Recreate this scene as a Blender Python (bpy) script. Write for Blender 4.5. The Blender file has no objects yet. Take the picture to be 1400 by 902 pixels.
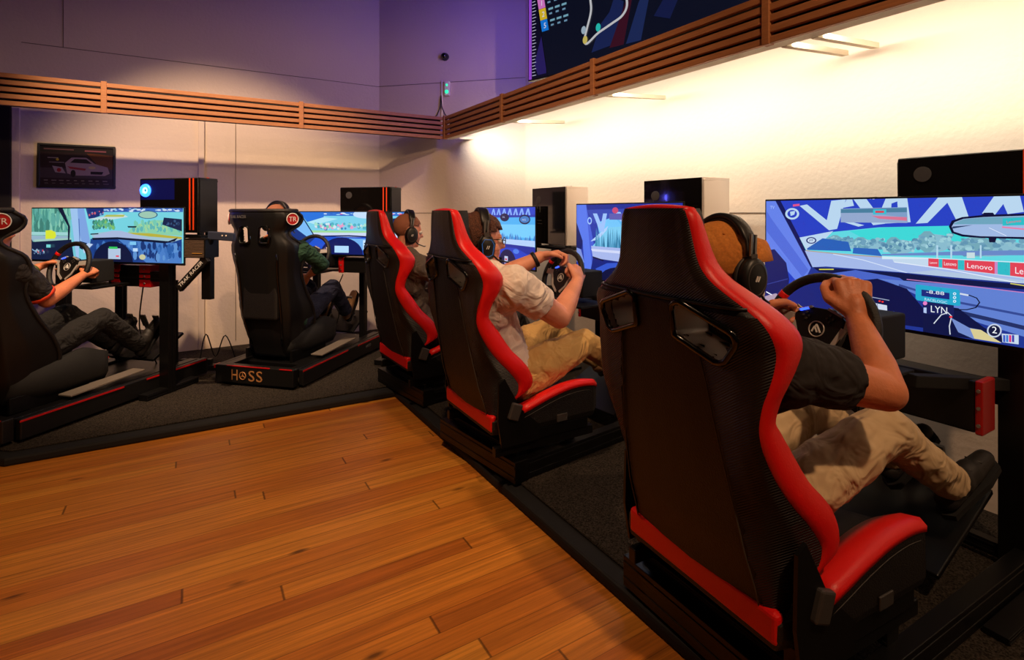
import bpy, bmesh, math, random
from mathutils import Vector as V, Matrix as M
random.seed(7)
C = bpy.context.scene.collection
PI = math.pi
def R(d): return math.radians(d)
def lin(c):
    return tuple(((x/255)/12.92 if x/255 <= .04045 else ((x/255+.055)/1.055)**2.4) for x in c)

# ------------------------------------------------------------------ materials
MATS = {}
def mat(name, col, rough=.6, metal=0, spec=.5, emit=None, es=1, bump=None, coat=0, noise=None):
    """bump=(kind,scale,strength) ; noise=(scale,amount) mottles the colour"""
    m = bpy.data.materials.new(name); m.use_nodes = True
    nt = m.node_tree; b = nt.nodes['Principled BSDF']
    c = lin(col)
    b.inputs['Base Color'].default_value = (*c, 1)
    b.inputs['Roughness'].default_value = rough
    b.inputs['Metallic'].default_value = metal
    b.inputs['Specular IOR Level'].default_value = spec
    b.inputs['Coat Weight'].default_value = coat
    if emit:
        b.inputs['Emission Color'].default_value = (*lin(emit), 1)
        b.inputs['Emission Strength'].default_value = es
    tc = nt.nodes.new('ShaderNodeTexCoord')
    if noise:
        n = nt.nodes.new('ShaderNodeTexNoise'); n.inputs['Scale'].default_value = noise[0]; n.inputs['Detail'].default_value = 5
        r = nt.nodes.new('ShaderNodeMapRange'); r.inputs[1].default_value = .3; r.inputs[2].default_value = .7
        r.inputs[3].default_value = 1-noise[1]; r.inputs[4].default_value = 1+noise[1]
        mx = nt.nodes.new('ShaderNodeVectorMath'); mx.operation = 'SCALE'; mx.inputs[0].default_value = c
        nt.links.new(tc.outputs['Object'], n.inputs['Vector']); nt.links.new(n.outputs['Fac'], r.inputs[0])
        nt.links.new(r.outputs[0], mx.inputs['Scale']); nt.links.new(mx.outputs[0], b.inputs['Base Color'])
    if bump:
        kind, sc, st = bump
        bp = nt.nodes.new('ShaderNodeBump'); bp.inputs['Strength'].default_value = st; bp.inputs['Distance'].default_value = .01
        if kind == 'noise':
            n = nt.nodes.new('ShaderNodeTexNoise'); n.inputs['Scale'].default_value = sc; n.inputs['Detail'].default_value = 6
            nt.links.new(tc.outputs['Object'], n.inputs['Vector']); nt.links.new(n.outputs['Fac'], bp.inputs['Height'])
        elif kind == 'cloth':
            n = nt.nodes.new('ShaderNodeTexNoise'); n.inputs['Scale'].default_value = sc; n.inputs['Detail'].default_value = 2
            n.inputs['Distortion'].default_value = 1.4
            nt.links.new(tc.outputs['Object'], n.inputs['Vector']); nt.links.new(n.outputs['Fac'], bp.inputs['Height'])
            bp.inputs['Distance'].default_value = .03
        elif kind == 'weave':
            mp = nt.nodes.new('ShaderNodeMapping'); mp.inputs['Rotation'].default_value = (R(35), 0, 0)
            w = nt.nodes.new('ShaderNodeTexWave'); w.bands_direction = 'Z'; w.inputs['Scale'].default_value = sc
            nt.links.new(tc.outputs['Object'], mp.inputs['Vector']); nt.links.new(mp.outputs[0], w.inputs['Vector'])
            nt.links.new(w.outputs['Fac'], bp.inputs['Height'])
            cr = nt.nodes.new('ShaderNodeMix'); cr.data_type = 'RGBA'
            cr.inputs[6].default_value = (c[0]*.35, c[1]*.35, c[2]*.35, 1); cr.inputs[7].default_value = (c[0]*2, c[1]*2, c[2]*2, 1)
            nt.links.new(w.outputs['Fac'], cr.inputs[0]); nt.links.new(cr.outputs[2], b.inputs['Base Color'])
        nt.links.new(bp.outputs[0], b.inputs['Normal'])
    MATS[name] = m
    return m
mat('wall_paint', (216,198,180), .85, bump=('noise',40,.25))
mat('wall_dark', (20,16,15), .9)
mat('black_plastic', (14,13,13), .45)
mat('black_metal', (16,15,15), .38, .3)
mat('black_matte', (11,10,10), .8)
mat('gloss_black', (9,8,8), .12, coat=.5)
mat('carbon_vinyl', (26,22,20), .42, bump=('weave',60,.5))
mat('black_vinyl', (19,15,13), .5, bump=('noise',260,.35))
mat('red_vinyl', (228,16,14), .42, bump=('noise',220,.12))
mat('stitch', (62,58,54), .6)
mat('steel', (150,148,146), .35, .9)
mat('grey_metal', (74,70,68), .5, .4)
mat('silver_plastic', (196,190,184), .35, .3)
mat('red_plastic', (170,12,14), .35)
mat('red_stripe', (190,18,22), .4)
mat('gold_letter', (176,120,70), .5)
mat('white_letter', (225,222,218), .6)
mat('grey_letter', (95,92,90), .6)
mat('white_case', (232,218,205), .5)
mat('orange_stripe', (235,70,25), .4)
mat('dark_glass', (14,11,10), .08, coat=.6)
mat('fan_glow', (20,60,200), .4, emit=(40,110,255), es=5)
mat('fan_core', (120,220,255), .4, emit=(120,225,255), es=4)
mat('blue_led', (20,60,255), .4, emit=(40,70,255), es=4)
mat('green_led', (40,200,140), .4, emit=(40,215,150), es=1.6)
mat('blue_glow_inside', (8,10,60), .4, emit=(8,14,90), es=.35)
mat('skin', (222,150,112), .5, bump=('noise',90,.12), noise=(14,.10))
mat('skin_tan', (212,128,86), .5, bump=('noise',90,.16), noise=(16,.12))
mat('skin_pink', (232,156,124), .5, bump=('noise',90,.12), noise=(14,.10))
mat('hair_brown', (88,48,28), .7, bump=('noise',180,.9), noise=(120,.5))
mat('hair_dark', (30,20,16), .7, bump=('noise',180,.9))
mat('hair_stubble', (150,92,66), .7, bump=('noise',220,.5))
mat('eye_white', (220,215,210), .3)
mat('eye_dark', (25,18,14), .2)
mat('lip', (165,80,72), .5)
mat('cap_cloth', (196,120,46), .9, bump=('cloth',12,.35), noise=(160,.15))
mat('tee_black', (34,29,28), .9, bump=('cloth',11,.9))
mat('tee_white', (236,220,208), .9, bump=('cloth',10,.9))
mat('shirt_grey', (96,86,78), .9, bump=('cloth',12,.8))
mat('shirt_green', (30,66,48), .9, bump=('cloth',14,.8))
mat('khaki', (204,176,136), .9, bump=('cloth',9,1.0))
mat('tan_cotton', (216,176,108), .9, bump=('cloth',9,1.0))
mat('navy_denim', (20,24,48), .9, bump=('cloth',12,.9))
mat('dark_trousers', (24,22,22), .9, bump=('cloth',12,.9))
mat('shoe_black', (28,24,22), .6)
mat('shoe_tan', (150,110,70), .7)
mat('orange_trim', (225,62,20), .6)
mat('watch_strap', (22,22,24), .5)
mat('green_strap', (70,80,40), .6)
mat('headband_pad', (40,34,32), .6)
mat('cup_blue', (30,80,140), .4, emit=(25,85,150), es=.5)
mat('hose', (16,15,15), .5)
mat('beam_pale', (226,214,190), .8)
mat('led_tape', (255,240,210), .4, emit=(255,236,205), es=6)
mat('violet_tape', (120,90,255), .4, emit=(120,80,255), es=3)
mat('brown_mesh', (70,52,38), .6, bump=('weave',40,.6))
mat('joint', (120,104,92), .9)
mat('tread_metal', (128,118,108), .45, .3)
mat('blue_grey', (58,64,86), .45, .3)
mat('brass_line', (190,140,60), .4)

def node_mat(name):
    m = bpy.data.materials.new(name); m.use_nodes = True; MATS[name] = m
    return m, m.node_tree, m.node_tree.nodes['Principled BSDF']
# timber floor: strips along X, warm orange, knots and dark joints
m, nt, b = node_mat('timber_floor')
tc = nt.nodes.new('ShaderNodeTexCoord')
def mth(op,a,b=None,c=None):
    n=nt.nodes.new('ShaderNodeMath'); n.operation=op
    for k,v in enumerate((a,b,c)):
        if v is None: continue
        if isinstance(v,(int,float)): n.inputs[k].default_value=v
        else: nt.links.new(v,n.inputs[k])
    return n.outputs[0]
L = nt.links.new
sx = nt.nodes.new('ShaderNodeSeparateXYZ'); L(tc.outputs['Object'], sx.inputs[0])
PW, PL = .080, 3.4
row = mth('FLOOR', mth('DIVIDE', sx.outputs[1], PW))
wn0 = nt.nodes.new('ShaderNodeTexWhiteNoise'); wn0.noise_dimensions='1D'; L(row, wn0.inputs['W'])
xs = mth('ADD', mth('DIVIDE', sx.outputs[0], PL), mth('MULTIPLY', wn0.outputs['Value'], 7.0))
brd = mth('FLOOR', xs)
cb = nt.nodes.new('ShaderNodeCombineXYZ'); L(row, cb.inputs[0]); L(brd, cb.inputs[1])
wn1 = nt.nodes.new('ShaderNodeTexWhiteNoise'); wn1.noise_dimensions='2D'; L(cb.outputs[0], wn1.inputs['Vector'])
ramp = nt.nodes.new('ShaderNodeValToRGB'); e = ramp.color_ramp.elements
e[0].position=0; e[0].color=(*lin((184,104,36)),1); e[1].position=1; e[1].color=(*lin((226,150,56)),1)
for p_,c_ in ((.30,(204,122,42)),(.7,(214,134,48))):
    q_=ramp.color_ramp.elements.new(p_); q_.color=(*lin(c_),1)
L(wn1.outputs['Value'], ramp.inputs[0])
# grain, stretched along the board and shifted from board to board
sh_ = nt.nodes.new('ShaderNodeCombineXYZ'); L(mth('MULTIPLY', wn1.outputs['Value'], 31.0), sh_.inputs[0]); L(mth('MULTIPLY', wn1.outputs['Value'], 17.0), sh_.inputs[2])
ad_ = nt.nodes.new('ShaderNodeVectorMath'); L(tc.outputs['Object'], ad_.inputs[0]); L(sh_.outputs[0], ad_.inputs[1])
mp = nt.nodes.new('ShaderNodeMapping'); mp.inputs['Scale'].default_value = (1.2, 42, 1); L(ad_.outputs[0], mp.inputs['Vector'])
g = nt.nodes.new('ShaderNodeTexNoise'); g.inputs['Scale'].default_value = 1.6; g.inputs['Detail'].default_value = 9; g.inputs['Roughness'].default_value = .7; L(mp.outputs[0], g.inputs['Vector'])
mr = nt.nodes.new('ShaderNodeMapRange'); mr.inputs[1].default_value=.3; mr.inputs[2].default_value=.72; mr.inputs[3].default_value=.5; mr.inputs[4].default_value=1.22; L(g.outputs['Fac'], mr.inputs[0])
mp2 = nt.nodes.new('ShaderNodeMapping'); mp2.inputs['Scale'].default_value = (2.2, 6.5, 1); L(tc.outputs['Object'], mp2.inputs['Vector'])
kn = nt.nodes.new('ShaderNodeTexVoronoi'); kn.inputs['Scale'].default_value = 1.1; L(mp2.outputs[0], kn.inputs['Vector'])
kr = nt.nodes.new('ShaderNodeMapRange'); kr.inputs[1].default_value=.035; kr.inputs[2].default_value=.11; kr.inputs[3].default_value=.28; kr.inputs[4].default_value=1; L(kn.outputs['Distance'], kr.inputs[0])
fy = mth('FRACT', mth('DIVIDE', sx.outputs[1], PW)); fx = mth('FRACT', xs)
gy = mth('MINIMUM', fy, mth('SUBTRACT', 1.0, fy)); gx = mth('MINIMUM', fx, mth('SUBTRACT', 1.0, fx))
ly = nt.nodes.new('ShaderNodeMapRange'); ly.inputs[1].default_value=.004; ly.inputs[2].default_value=.03; ly.inputs[3].default_value=.45; ly.inputs[4].default_value=1; L(gy, ly.inputs[0])
lx = nt.nodes.new('ShaderNodeMapRange'); lx.inputs[1].default_value=.0006; lx.inputs[2].default_value=.0016; lx.inputs[3].default_value=.35; lx.inputs[4].default_value=1; L(gx, lx.inputs[0])
tot = mth('MULTIPLY', mth('MULTIPLY', mr.outputs[0], kr.outputs[0]), mth('MULTIPLY', ly.outputs[0], lx.outputs[0]))
sc = nt.nodes.new('ShaderNodeVectorMath'); sc.operation='SCALE'; L(ramp.outputs[0], sc.inputs[0]); L(tot, sc.inputs['Scale']); L(sc.outputs[0], b.inputs['Base Color'])
b.inputs['Roughness'].default_value = .45; b.inputs['Specular IOR Level'].default_value = .3
# carpet
m, nt, b = node_mat('carpet'); tc = nt.nodes.new('ShaderNodeTexCoord')
n = nt.nodes.new('ShaderNodeTexNoise'); n.inputs['Scale'].default_value = 170; n.inputs['Detail'].default_value = 3
mr = nt.nodes.new('ShaderNodeMapRange'); mr.inputs[1].default_value=.35; mr.inputs[2].default_value=.65; mr.inputs[3].default_value=.25; mr.inputs[4].default_value=1.6
sc = nt.nodes.new('ShaderNodeVectorMath'); sc.operation='SCALE'; sc.inputs[0].default_value = lin((52,46,40))
bp = nt.nodes.new('ShaderNodeBump'); bp.inputs['Strength'].default_value=.6; bp.inputs['Distance'].default_value=.01
L = nt.links.new
L(tc.outputs['Object'], n.inputs['Vector']); L(n.outputs['Fac'], mr.inputs[0]); L(mr.outputs[0], sc.inputs['Scale']); L(sc.outputs[0], b.inputs['Base Color'])
L(n.outputs['Fac'], bp.inputs['Height']); L(bp.outputs[0], b.inputs['Normal']); b.inputs['Roughness'].default_value=.95; b.inputs['Specular IOR Level'].default_value=.1
# rail timber
m, nt, b = node_mat('rail_timber'); tc = nt.nodes.new('ShaderNodeTexCoord')
mp = nt.nodes.new('ShaderNodeMapping'); mp.inputs['Scale'].default_value=(4,4,60)
n = nt.nodes.new('ShaderNodeTexNoise'); n.inputs['Scale'].default_value=2.2; n.inputs['Detail'].default_value=6
cr = nt.nodes.new('ShaderNodeMix'); cr.data_type='RGBA'; cr.inputs[6].default_value=(*lin((138,84,48)),1); cr.inputs[7].default_value=(*lin((192,130,80)),1)
L = nt.links.new
L(tc.outputs['Object'], mp.inputs['Vector']); L(mp.outputs[0], n.inputs['Vector']); L(n.outputs['Fac'], cr.inputs[0]); L(cr.outputs[2], b.inputs['Base Color'])
b.inputs['Roughness'].default_value=.6
# screens and prints read their picture from the colour attribute of their polygons
def picture_mat(name, strength):
    m, nt, b = node_mat(name)
    a = nt.nodes.new('ShaderNodeAttribute'); a.attribute_name = 'Col'
    if strength:
        b.inputs['Base Color'].default_value = (.004,.004,.005,1)
        nt.links.new(a.outputs['Color'], b.inputs['Emission Color']); b.inputs['Emission Strength'].default_value = strength
        b.inputs['Roughness'].default_value = .25
    else:
        nt.links.new(a.outputs['Color'], b.inputs['Base Color']); b.inputs['Roughness'].default_value = .3
picture_mat('screen_picture', 1.12)
picture_mat('tv_picture', .8)
picture_mat('printed_picture', 0)

# ------------------------------------------------------------------ mesh builder
class MB:
    def __init__(s): s.bm = bmesh.new(); s.m = M.Identity(4); s.mi = 0
    def _f(s, vs, fs, smooth=False):
        bv = [s.bm.verts.new(s.m @ V(v)) for v in vs]
        out = []
        for f in fs:
            try: q = s.bm.faces.new([bv[i] for i in f]); q.smooth = smooth; q.material_index = s.mi; out.append(q)
            except ValueError: pass
        return bv
    def box(s, a, b):
        x0,x1 = sorted((a[0],b[0])); y0,y1 = sorted((a[1],b[1])); z0,z1 = sorted((a[2],b[2]))
        s._f([(x0,y0,z0),(x1,y0,z0),(x1,y1,z0),(x0,y1,z0),(x0,y0,z1),(x1,y0,z1),(x1,y1,z1),(x0,y1,z1)],
             [(0,3,2,1),(4,5,6,7),(0,1,5,4),(1,2,6,5),(2,3,7,6),(3,0,4,7)]); return s
    def bar(s, p, q, w, h, up=(0,0,1)):
        """box beam from p to q, width w across, height h along up"""
        p, q = V(p), V(q); d = (q-p).normalized(); u = V(up); r = d.cross(u)
        if r.length < 1e-4: r = d.cross(V((1,0,0)))
        r.normalize(); u = r.cross(d).normalized(); r *= w/2; u *= h/2
        s._f([p-r-u,p+r-u,p+r+u,p-r+u,q-r-u,q+r-u,q+r+u,q-r+u],
             [(0,1,2,3),(7,6,5,4),(0,4,5,1),(1,5,6,2),(2,6,7,3),(3,7,4,0)]); return s
    def prism(s, pts, z0, z1):
        n = len(pts)
        vs = [(x,y,z0) for x,y in pts]+[(x,y,z1) for x,y in pts]
        s._f(vs, [tuple(range(n))[::-1], tuple(range(n,2*n))]+[(i,(i+1)%n,n+(i+1)%n,n+i) for i in range(n)]); return s
    def cyl(s, p, q, r0, r1=None, seg=20, smooth=True):
        r1 = r0 if r1 is None else r1; p, q = V(p), V(q); d = (q-p).normalized()
        a = d.orthogonal().normalized(); b = d.cross(a)
        vs = [p+(a*math.cos(t)+b*math.sin(t))*r0 for t in [2*PI*i/seg for i in range(seg)]]
        vs += [q+(a*math.cos(t)+b*math.sin(t))*r1 for t in [2*PI*i/seg for i in range(seg)]]
        s._f(vs, [(i,(i+1)%seg,seg+(i+1)%seg,seg+i) for i in range(seg)], smooth)
        s._f(vs[:seg], [tuple(range(seg))[::-1]]); s._f(vs[seg:], [tuple(range(seg))]); return s
    def loft(s, rings, closed=True, caps=True, smooth=True, skip=None):
        n = len(rings[0]); vs = [v for r in rings for v in r]; fs = []
        for i in range(len(rings)-1):
            for j in range(n if closed else n-1):
                if skip and skip(i,j): continue
                k = (j+1) % n
                fs.append((i*n+j,i*n+k,(i+1)*n+k,(i+1)*n+j))
        if caps and closed: fs += [tuple(range(n))[::-1], tuple(range((len(rings)-1)*n, len(rings)*n))]
        s._f(vs, fs, smooth); return s
    def tube(s, pts, r, seg=10, closed=False, flat=None, up=None):
        """round (or flat=(w,h)) tube along pts"""
        pts = [V(p) for p in pts]; n = len(pts); rings = []; prev = None
        for i,p in enumerate(pts):
            if closed: d = pts[(i+1)%n]-pts[i-1]
            else: d = pts[min(i+1,n-1)]-pts[max(i-1,0)]
            d.normalize()
            if up is not None: a = V(up)-d*d.dot(V(up))
            elif prev is None: a = d.orthogonal()
            else: a = prev-d*prev.dot(d)
            a.normalize(); prev = a; b = d.cross(a)
            rr = r[i] if isinstance(r,(list,tuple)) else r
            ra, rb = (flat[0], flat[1]) if flat else (rr, rr)
            rings.append([p+a*math.cos(t)*ra+b*math.sin(t)*rb for t in [2*PI*k/seg for k in range(seg)]])
        if closed: rings.append(rings[0])
        s.loft(rings, caps=not closed)
        return s
    def ell(s, c, rad, rot=None, seg=20, rings=12):
        rot = rot or M.Identity(3); c = V(c)
        rr = []
        for i in range(1,rings):
            th = PI*i/rings
            rr.append([c+rot@V((rad[0]*math.sin(th)*math.cos(t), rad[1]*math.sin(th)*math.sin(t), rad[2]*math.cos(th))) for t in [2*PI*k/seg for k in range(seg)]])
        s.loft(rr, caps=False)
        for ring, pole in ((rr[0],c+rot@V((0,0,rad[2]))),(rr[-1],c-rot@V((0,0,rad[2])))):
            bv = [s.bm.verts.new(s.m@V(v)) for v in ring]; pv = s.bm.verts.new(s.m@pole)
            for j in range(seg):
                f = s.bm.faces.new((bv[j],bv[(j+1)%seg],pv)); f.smooth=True; f.material_index=s.mi
        return s
    def cap(s, p, r0, q, r1, seg=14, fl0=False, fl1=False):
        """tapered capsule"""
        p,q = V(p),V(q); d = (q-p); L_ = d.length
        if L_ < 1e-6: return s.ell(p,(r0,)*3)
        d.normalize(); a = d.orthogonal().normalized(); b = d.cross(a)
        prof = []
        if fl0: prof.append((0,0.0)); prof.append((0,r0))
        else: prof += [(-r0*math.cos(t), r0*math.sin(t)) for t in (.02,.4,.8,1.2,PI/2)]
        for k in (1,2,3): prof.append((L_*k/4, r0+(r1-r0)*k/4))
        if fl1: prof += [(L_,r1),(L_,0.0)]
        else: prof += [(L_+r1*math.cos(t), r1*math.sin(t)) for t in (PI/2,1.2,.8,.4,.02)]
        s.loft([[p+d*x+(a*math.cos(t)+b*math.sin(t))*max(r,1e-4) for t in [2*PI*k/seg for k in range(seg)]] for x,r in prof]); return s
    def build(s, name, material, parent=None, bevel=0, bseg=2, weld=True):
        if weld: bmesh.ops.remove_doubles(s.bm, verts=s.bm.verts, dist=1e-5)
        bmesh.ops.recalc_face_normals(s.bm, faces=s.bm.faces)
        me = bpy.data.meshes.new(name); s.bm.to_mesh(me); s.bm.free()
        o = bpy.data.objects.new(name, me); C.objects.link(o)
        for mm in (material if isinstance(material,(list,tuple)) else [material]): me.materials.append(MATS[mm])
        if parent: o.parent = parent
        if bevel:
            bv = o.modifiers.new('bevel','BEVEL'); bv.width = bevel; bv.segments = bseg; bv.limit_method='ANGLE'; bv.angle_limit = R(40)
        return o
def tag(o, label, cat=None, group=None, kind=None):
    if label: o['label'] = label
    if cat: o['category'] = cat
    if group: o['group'] = group
    if kind: o['kind'] = kind
    return o
def thing(name, label, cat, loc=(0,0,0), rz=0, group=None):
    o = bpy.data.objects.new(name, None); C.objects.link(o); o.location = loc; o.rotation_euler = (0,0,rz)
    o.empty_display_size = .05
    return tag(o, label, cat, group)
def struct(o): o['kind'] = 'structure'; return o
def dup(root, loc, rz, label, group=None):
    def cp(o, par):
        c = o.copy(); C.objects.link(c); c.parent = par
        for ch in o.children: cp(ch, c)
        return c
    r = cp(root, None); r.location = loc; r.rotation_euler = (0,0,rz); r['label'] = label
    if group: r['group'] = group
    return r
def bake(o, voxel=None, smooth=0, disp=None):
    if voxel:
        md = o.modifiers.new('r','REMESH'); md.mode='VOXEL'; md.voxel_size=voxel; md.use_smooth_shade=True
    if smooth:
        md = o.modifiers.new('s','SMOOTH'); md.factor=.5; md.iterations=smooth
    if disp:
        tx = bpy.data.textures.new('folds','CLOUDS'); tx.noise_scale = disp[0]; tx.noise_depth = 1
        md = o.modifiers.new('d','DISPLACE'); md.texture = tx; md.strength = disp[1]; md.mid_level=.5
    dg = bpy.context.evaluated_depsgraph_get()
    me = bpy.data.meshes.new_from_object(o.evaluated_get(dg)); o.modifiers.clear(); o.data = me
    for p in me.polygons: p.use_smooth = True
    return o
_tc = {}
def text_polys(txt, size):
    """2-D faces of a word, baseline left at 0,0"""
    key = (txt,)
    if key not in _tc:
        cu = bpy.data.curves.new('t','FONT'); cu.body = txt; cu.size = 1; cu.resolution_u = 3
        o = bpy.data.objects.new('t', cu); C.objects.link(o)
        dg = bpy.context.evaluated_depsgraph_get(); me = bpy.data.meshes.new_from_object(o.evaluated_get(dg))
        _tc[key] = ([tuple(v.co[:2]) for v in me.vertices], [tuple(p.vertices) for p in me.polygons])
        bpy.data.objects.remove(o); bpy.data.curves.remove(cu)
    vs, fs = _tc[key]
    return [(x*size,y*size) for x,y in vs], fs
def text_width(txt, size): return max(p[0] for p in text_polys(txt,size)[0])
def letters(name, txt, height, origin, xdir, ydir, material, parent, width=None, thick=.0015, bold=0):
    """raised word lying in the plane xdir,ydir"""
    vs, fs = text_polys(txt, height/.69); w = max(p[0] for p in vs); k = (width/w) if width else 1
    xd, yd = V(xdir).normalized(), V(ydir).normalized(); n = xd.cross(yd); o = V(origin)
    b = MB(); n0 = len(vs)
    for f in fs:
        lo = [o+xd*vs[i][0]*k+yd*vs[i][1]+n*thick for i in f]
        b._f(lo, [tuple(range(len(lo)))])
    bmesh.ops.remove_doubles(b.bm, verts=b.bm.verts, dist=1e-6)
    r = bmesh.ops.extrude_face_region(b.bm, geom=list(b.bm.faces))
    bmesh.ops.translate(b.bm, verts=[e for e in r['geom'] if isinstance(e,bmesh.types.BMVert)], vec=-n*thick)
    return b.build(name, material, parent)

class Canvas:
    """a flat picture: stacked coloured polygons, x right, y up in metres, drawn on the plane facing -Y"""
    def __init__(s, w, h): s.w, s.h, s.L = w, h, []
    def poly(s, pts, col): s.L.append(([(x*s.w, (1-y)*s.h) for x,y in pts], col)); return s
    def rect(s, x0,y0,x1,y1,col): return s.poly([(x0,y0),(x1,y0),(x1,y1),(x0,y1)], col)
    def ell(s, x,y,rx,ry,col,n=24,a0=0,a1=2*PI): return s.poly([(x+rx*math.cos(a0+(a1-a0)*i/n), y+ry*math.sin(a0+(a1-a0)*i/n)) for i in range(n)], col)
    def line(s, pts, wd, col):
        for (x0,y0),(x1,y1) in zip(pts,pts[1:]):
            a,b = V((x0*s.w,(1-y0)*s.h)),V((x1*s.w,(1-y1)*s.h)); d=(b-a)
            if d.length<1e-6: continue
            n_=V((-d.y,d.x)).normalized()*wd/2; d=d.normalized()*wd*.3
            s.L.append(([tuple(a-n_-d),tuple(b-n_+d),tuple(b+n_+d),tuple(a+n_-d)],col))
        return s
    def blobs(s, x0,x1,y,ry,cols,n,rx=None):
        for i in range(n):
            x=random.uniform(x0,x1); k=random.uniform(.5,1); rr=(rx or ry*.6)*k
            s.ell(x,y+random.uniform(-ry,ry)*.8,rr,ry*k*.6,random.choice(cols),7)
        return s
    def text(s, txt, x, y, hgt, col, width=None, sl=0):
        vs,fs = text_polys(txt,hgt*s.h/.69); w=max(p[0] for p in vs); k=(width*s.w/w) if width else 1
        s.L.append(([[(x*s.w+vs[i][0]*k,(1-y)*s.h+vs[i][1]+sl*vs[i][0]*k) for i in f] for f in fs],col,1)); return s
    def build(s, name, material, parent, y=0, step=.00004, clip=True):
        bm = bmesh.new(); lay = bm.loops.layers.float_color.new('Col')
        def clipped(p):
            for ax,lim,sg in ((0,0,1),(0,s.w,-1),(1,0,1),(1,s.h,-1)):
                out=[]
                for i in range(len(p)):
                    a,b=p[i-1],p[i]; da=(a[ax]-lim)*sg; db=(b[ax]-lim)*sg
                    if (da<0)!=(db<0):
                        t=da/(da-db); out.append((a[0]+(b[0]-a[0])*t,a[1]+(b[1]-a[1])*t))
                    if db>=0: out.append(b)
                p=out
                if not p: return p
            return p
        for i,l in enumerate(s.L):
            for p in (l[0] if len(l)==3 else [l[0]]):
                p=clipped(list(p))
                if len(p)<3: continue
                vs=[bm.verts.new((x-s.w/2,y-i*step,z)) for x,z in p]
                try: f=bm.faces.new(vs)
                except ValueError: continue
                c=lin(l[1])
                f.normal_update()
                if f.normal.y>0: f.normal_flip()
                for lp in f.loops: lp[lay]=(*c,1)
        me=bpy.data.meshes.new(name); bm.to_mesh(me); bm.free(); me.materials.append(MATS[material])
        o=bpy.data.objects.new(name,me); C.objects.link(o); o.parent=parent; return o

# ------------------------------------------------------------------ camera
cam = bpy.data.cameras.new('camera'); co = bpy.data.objects.new('camera', cam); C.objects.link(co)
co.location = (0,0,1.3); co.rotation_euler = (PI/2,0,-math.atan2(.517,.856))
cam.sensor_width = 36; cam.lens = 36*725/1400; cam.shift_y = -160/1400; cam.clip_start=.05
bpy.context.scene.camera = co
vs_ = bpy.context.scene.view_settings; vs_.view_transform='Standard'; vs_.look='None'; vs_.gamma=1; vs_.use_curve_mapping=False; vs_.exposure=0
w = bpy.data.worlds.new('world'); bpy.context.scene.world=w; w.use_nodes=True
w.node_tree.nodes['Background'].inputs[0].default_value=(*lin((150,120,100)),1); w.node_tree.nodes['Background'].inputs[1].default_value=.03
# ------------------------------------------------------------------ room
YL, XR, CH = 5.63, 2.87, 4.0          # left wall, right wall, ceiling
c1, c2 = (1.73,YL), (XR,4.49)         # ends of the angled corner wall
struct(MB().box((-4.5,-4,-.05),(XR+.2,YL+.2,0)).build('floor','timber_floor'))
struct(MB().box((-4.5,YL,0),(c1[0],YL+.12,CH)).build('wall_left','wall_paint'))
struct(MB().prism([c1,c2,(c2[0]+.12,c2[1]),(c1[0],c1[1]+.12)],0,CH).build('wall_corner','wall_paint'))
struct(MB().box((XR,-4,0),(XR+.12,c2[1],CH)).build('wall_right','wall_paint'))
struct(MB().box((-4.5,-4,CH),(XR+.12,YL+.12,CH+.1)).build('ceiling','wall_dark'))
# dark doorway at the far left with pale trim, conduit board, panel joints
struct(MB().box((-2.3,YL-.05,0),(-1.215,YL-.002,2.3)).build('door_1','wall_dark',bevel=.004))
struct(MB().box((-1.213,YL-.03,0),(-1.165,YL-.001,2.2)).build('trim_1','wall_paint',bevel=.004))
struct(MB().box((.05,YL-.035,0),(.10,YL-.001,2.4)).build('trim_2','wall_paint',bevel=.006))
struct(MB().box((.352,YL-.004,.1),(.357,YL,2.4)).build('trim_3','joint'))
struct(MB().box((-1.16,YL-.004,2.655),(c1[0],YL,2.66)).build('trim_4','joint'))
struct(MB().box((-.905,YL-.004,2.66),(-.90,YL,CH-.02)).build('trim_5','joint'))
dx=(c2[0]-c1[0]); dy=(c2[1]-c1[1])
for i,z in ((6,2.66),(7,1.30)):
    struct(MB().bar((c1[0]-.002,c1[1]-.002,z),(c2[0]-.002,c2[1]-.002,z),.004,.005).build('trim_%d'%i,'joint'))
struct(MB().box((XR-.004,-1,1.297),(XR,c2[1],1.303)).build('trim_8','joint'))
struct(MB().box((.36,YL-.004,1.297),(c1[0],YL,1.302)).build('trim_9','joint'))
# carpeted low stage, L shaped
st = MB().prism([(1.225,-3),(XR-.01,-3),(XR-.01,c2[1]-.02),(c1[0],YL-.01),(-2.4,YL-.01),(-2.1,4.9),(-.88,3.71),(-.82,3.66),(1.225,3.63)],.001,.045).build('stage','black_matte',bevel=.012)
tag(st,'low black stage edge around the timber floor, carrying the grey carpet','stage')
ca = MB().prism([(1.30,-3),(XR-.02,-3),(XR-.02,c2[1]-.03),(c1[0],YL-.02),(-2.3,YL-.02),(-2.0,4.88),(-.85,3.77),(-.81,3.74),(1.30,3.73)],.0451,.056).build('carpet','carpet',bevel=.004)
tag(ca,'charcoal speckled carpet laid on the low black stage under the simulators','carpet')

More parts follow.
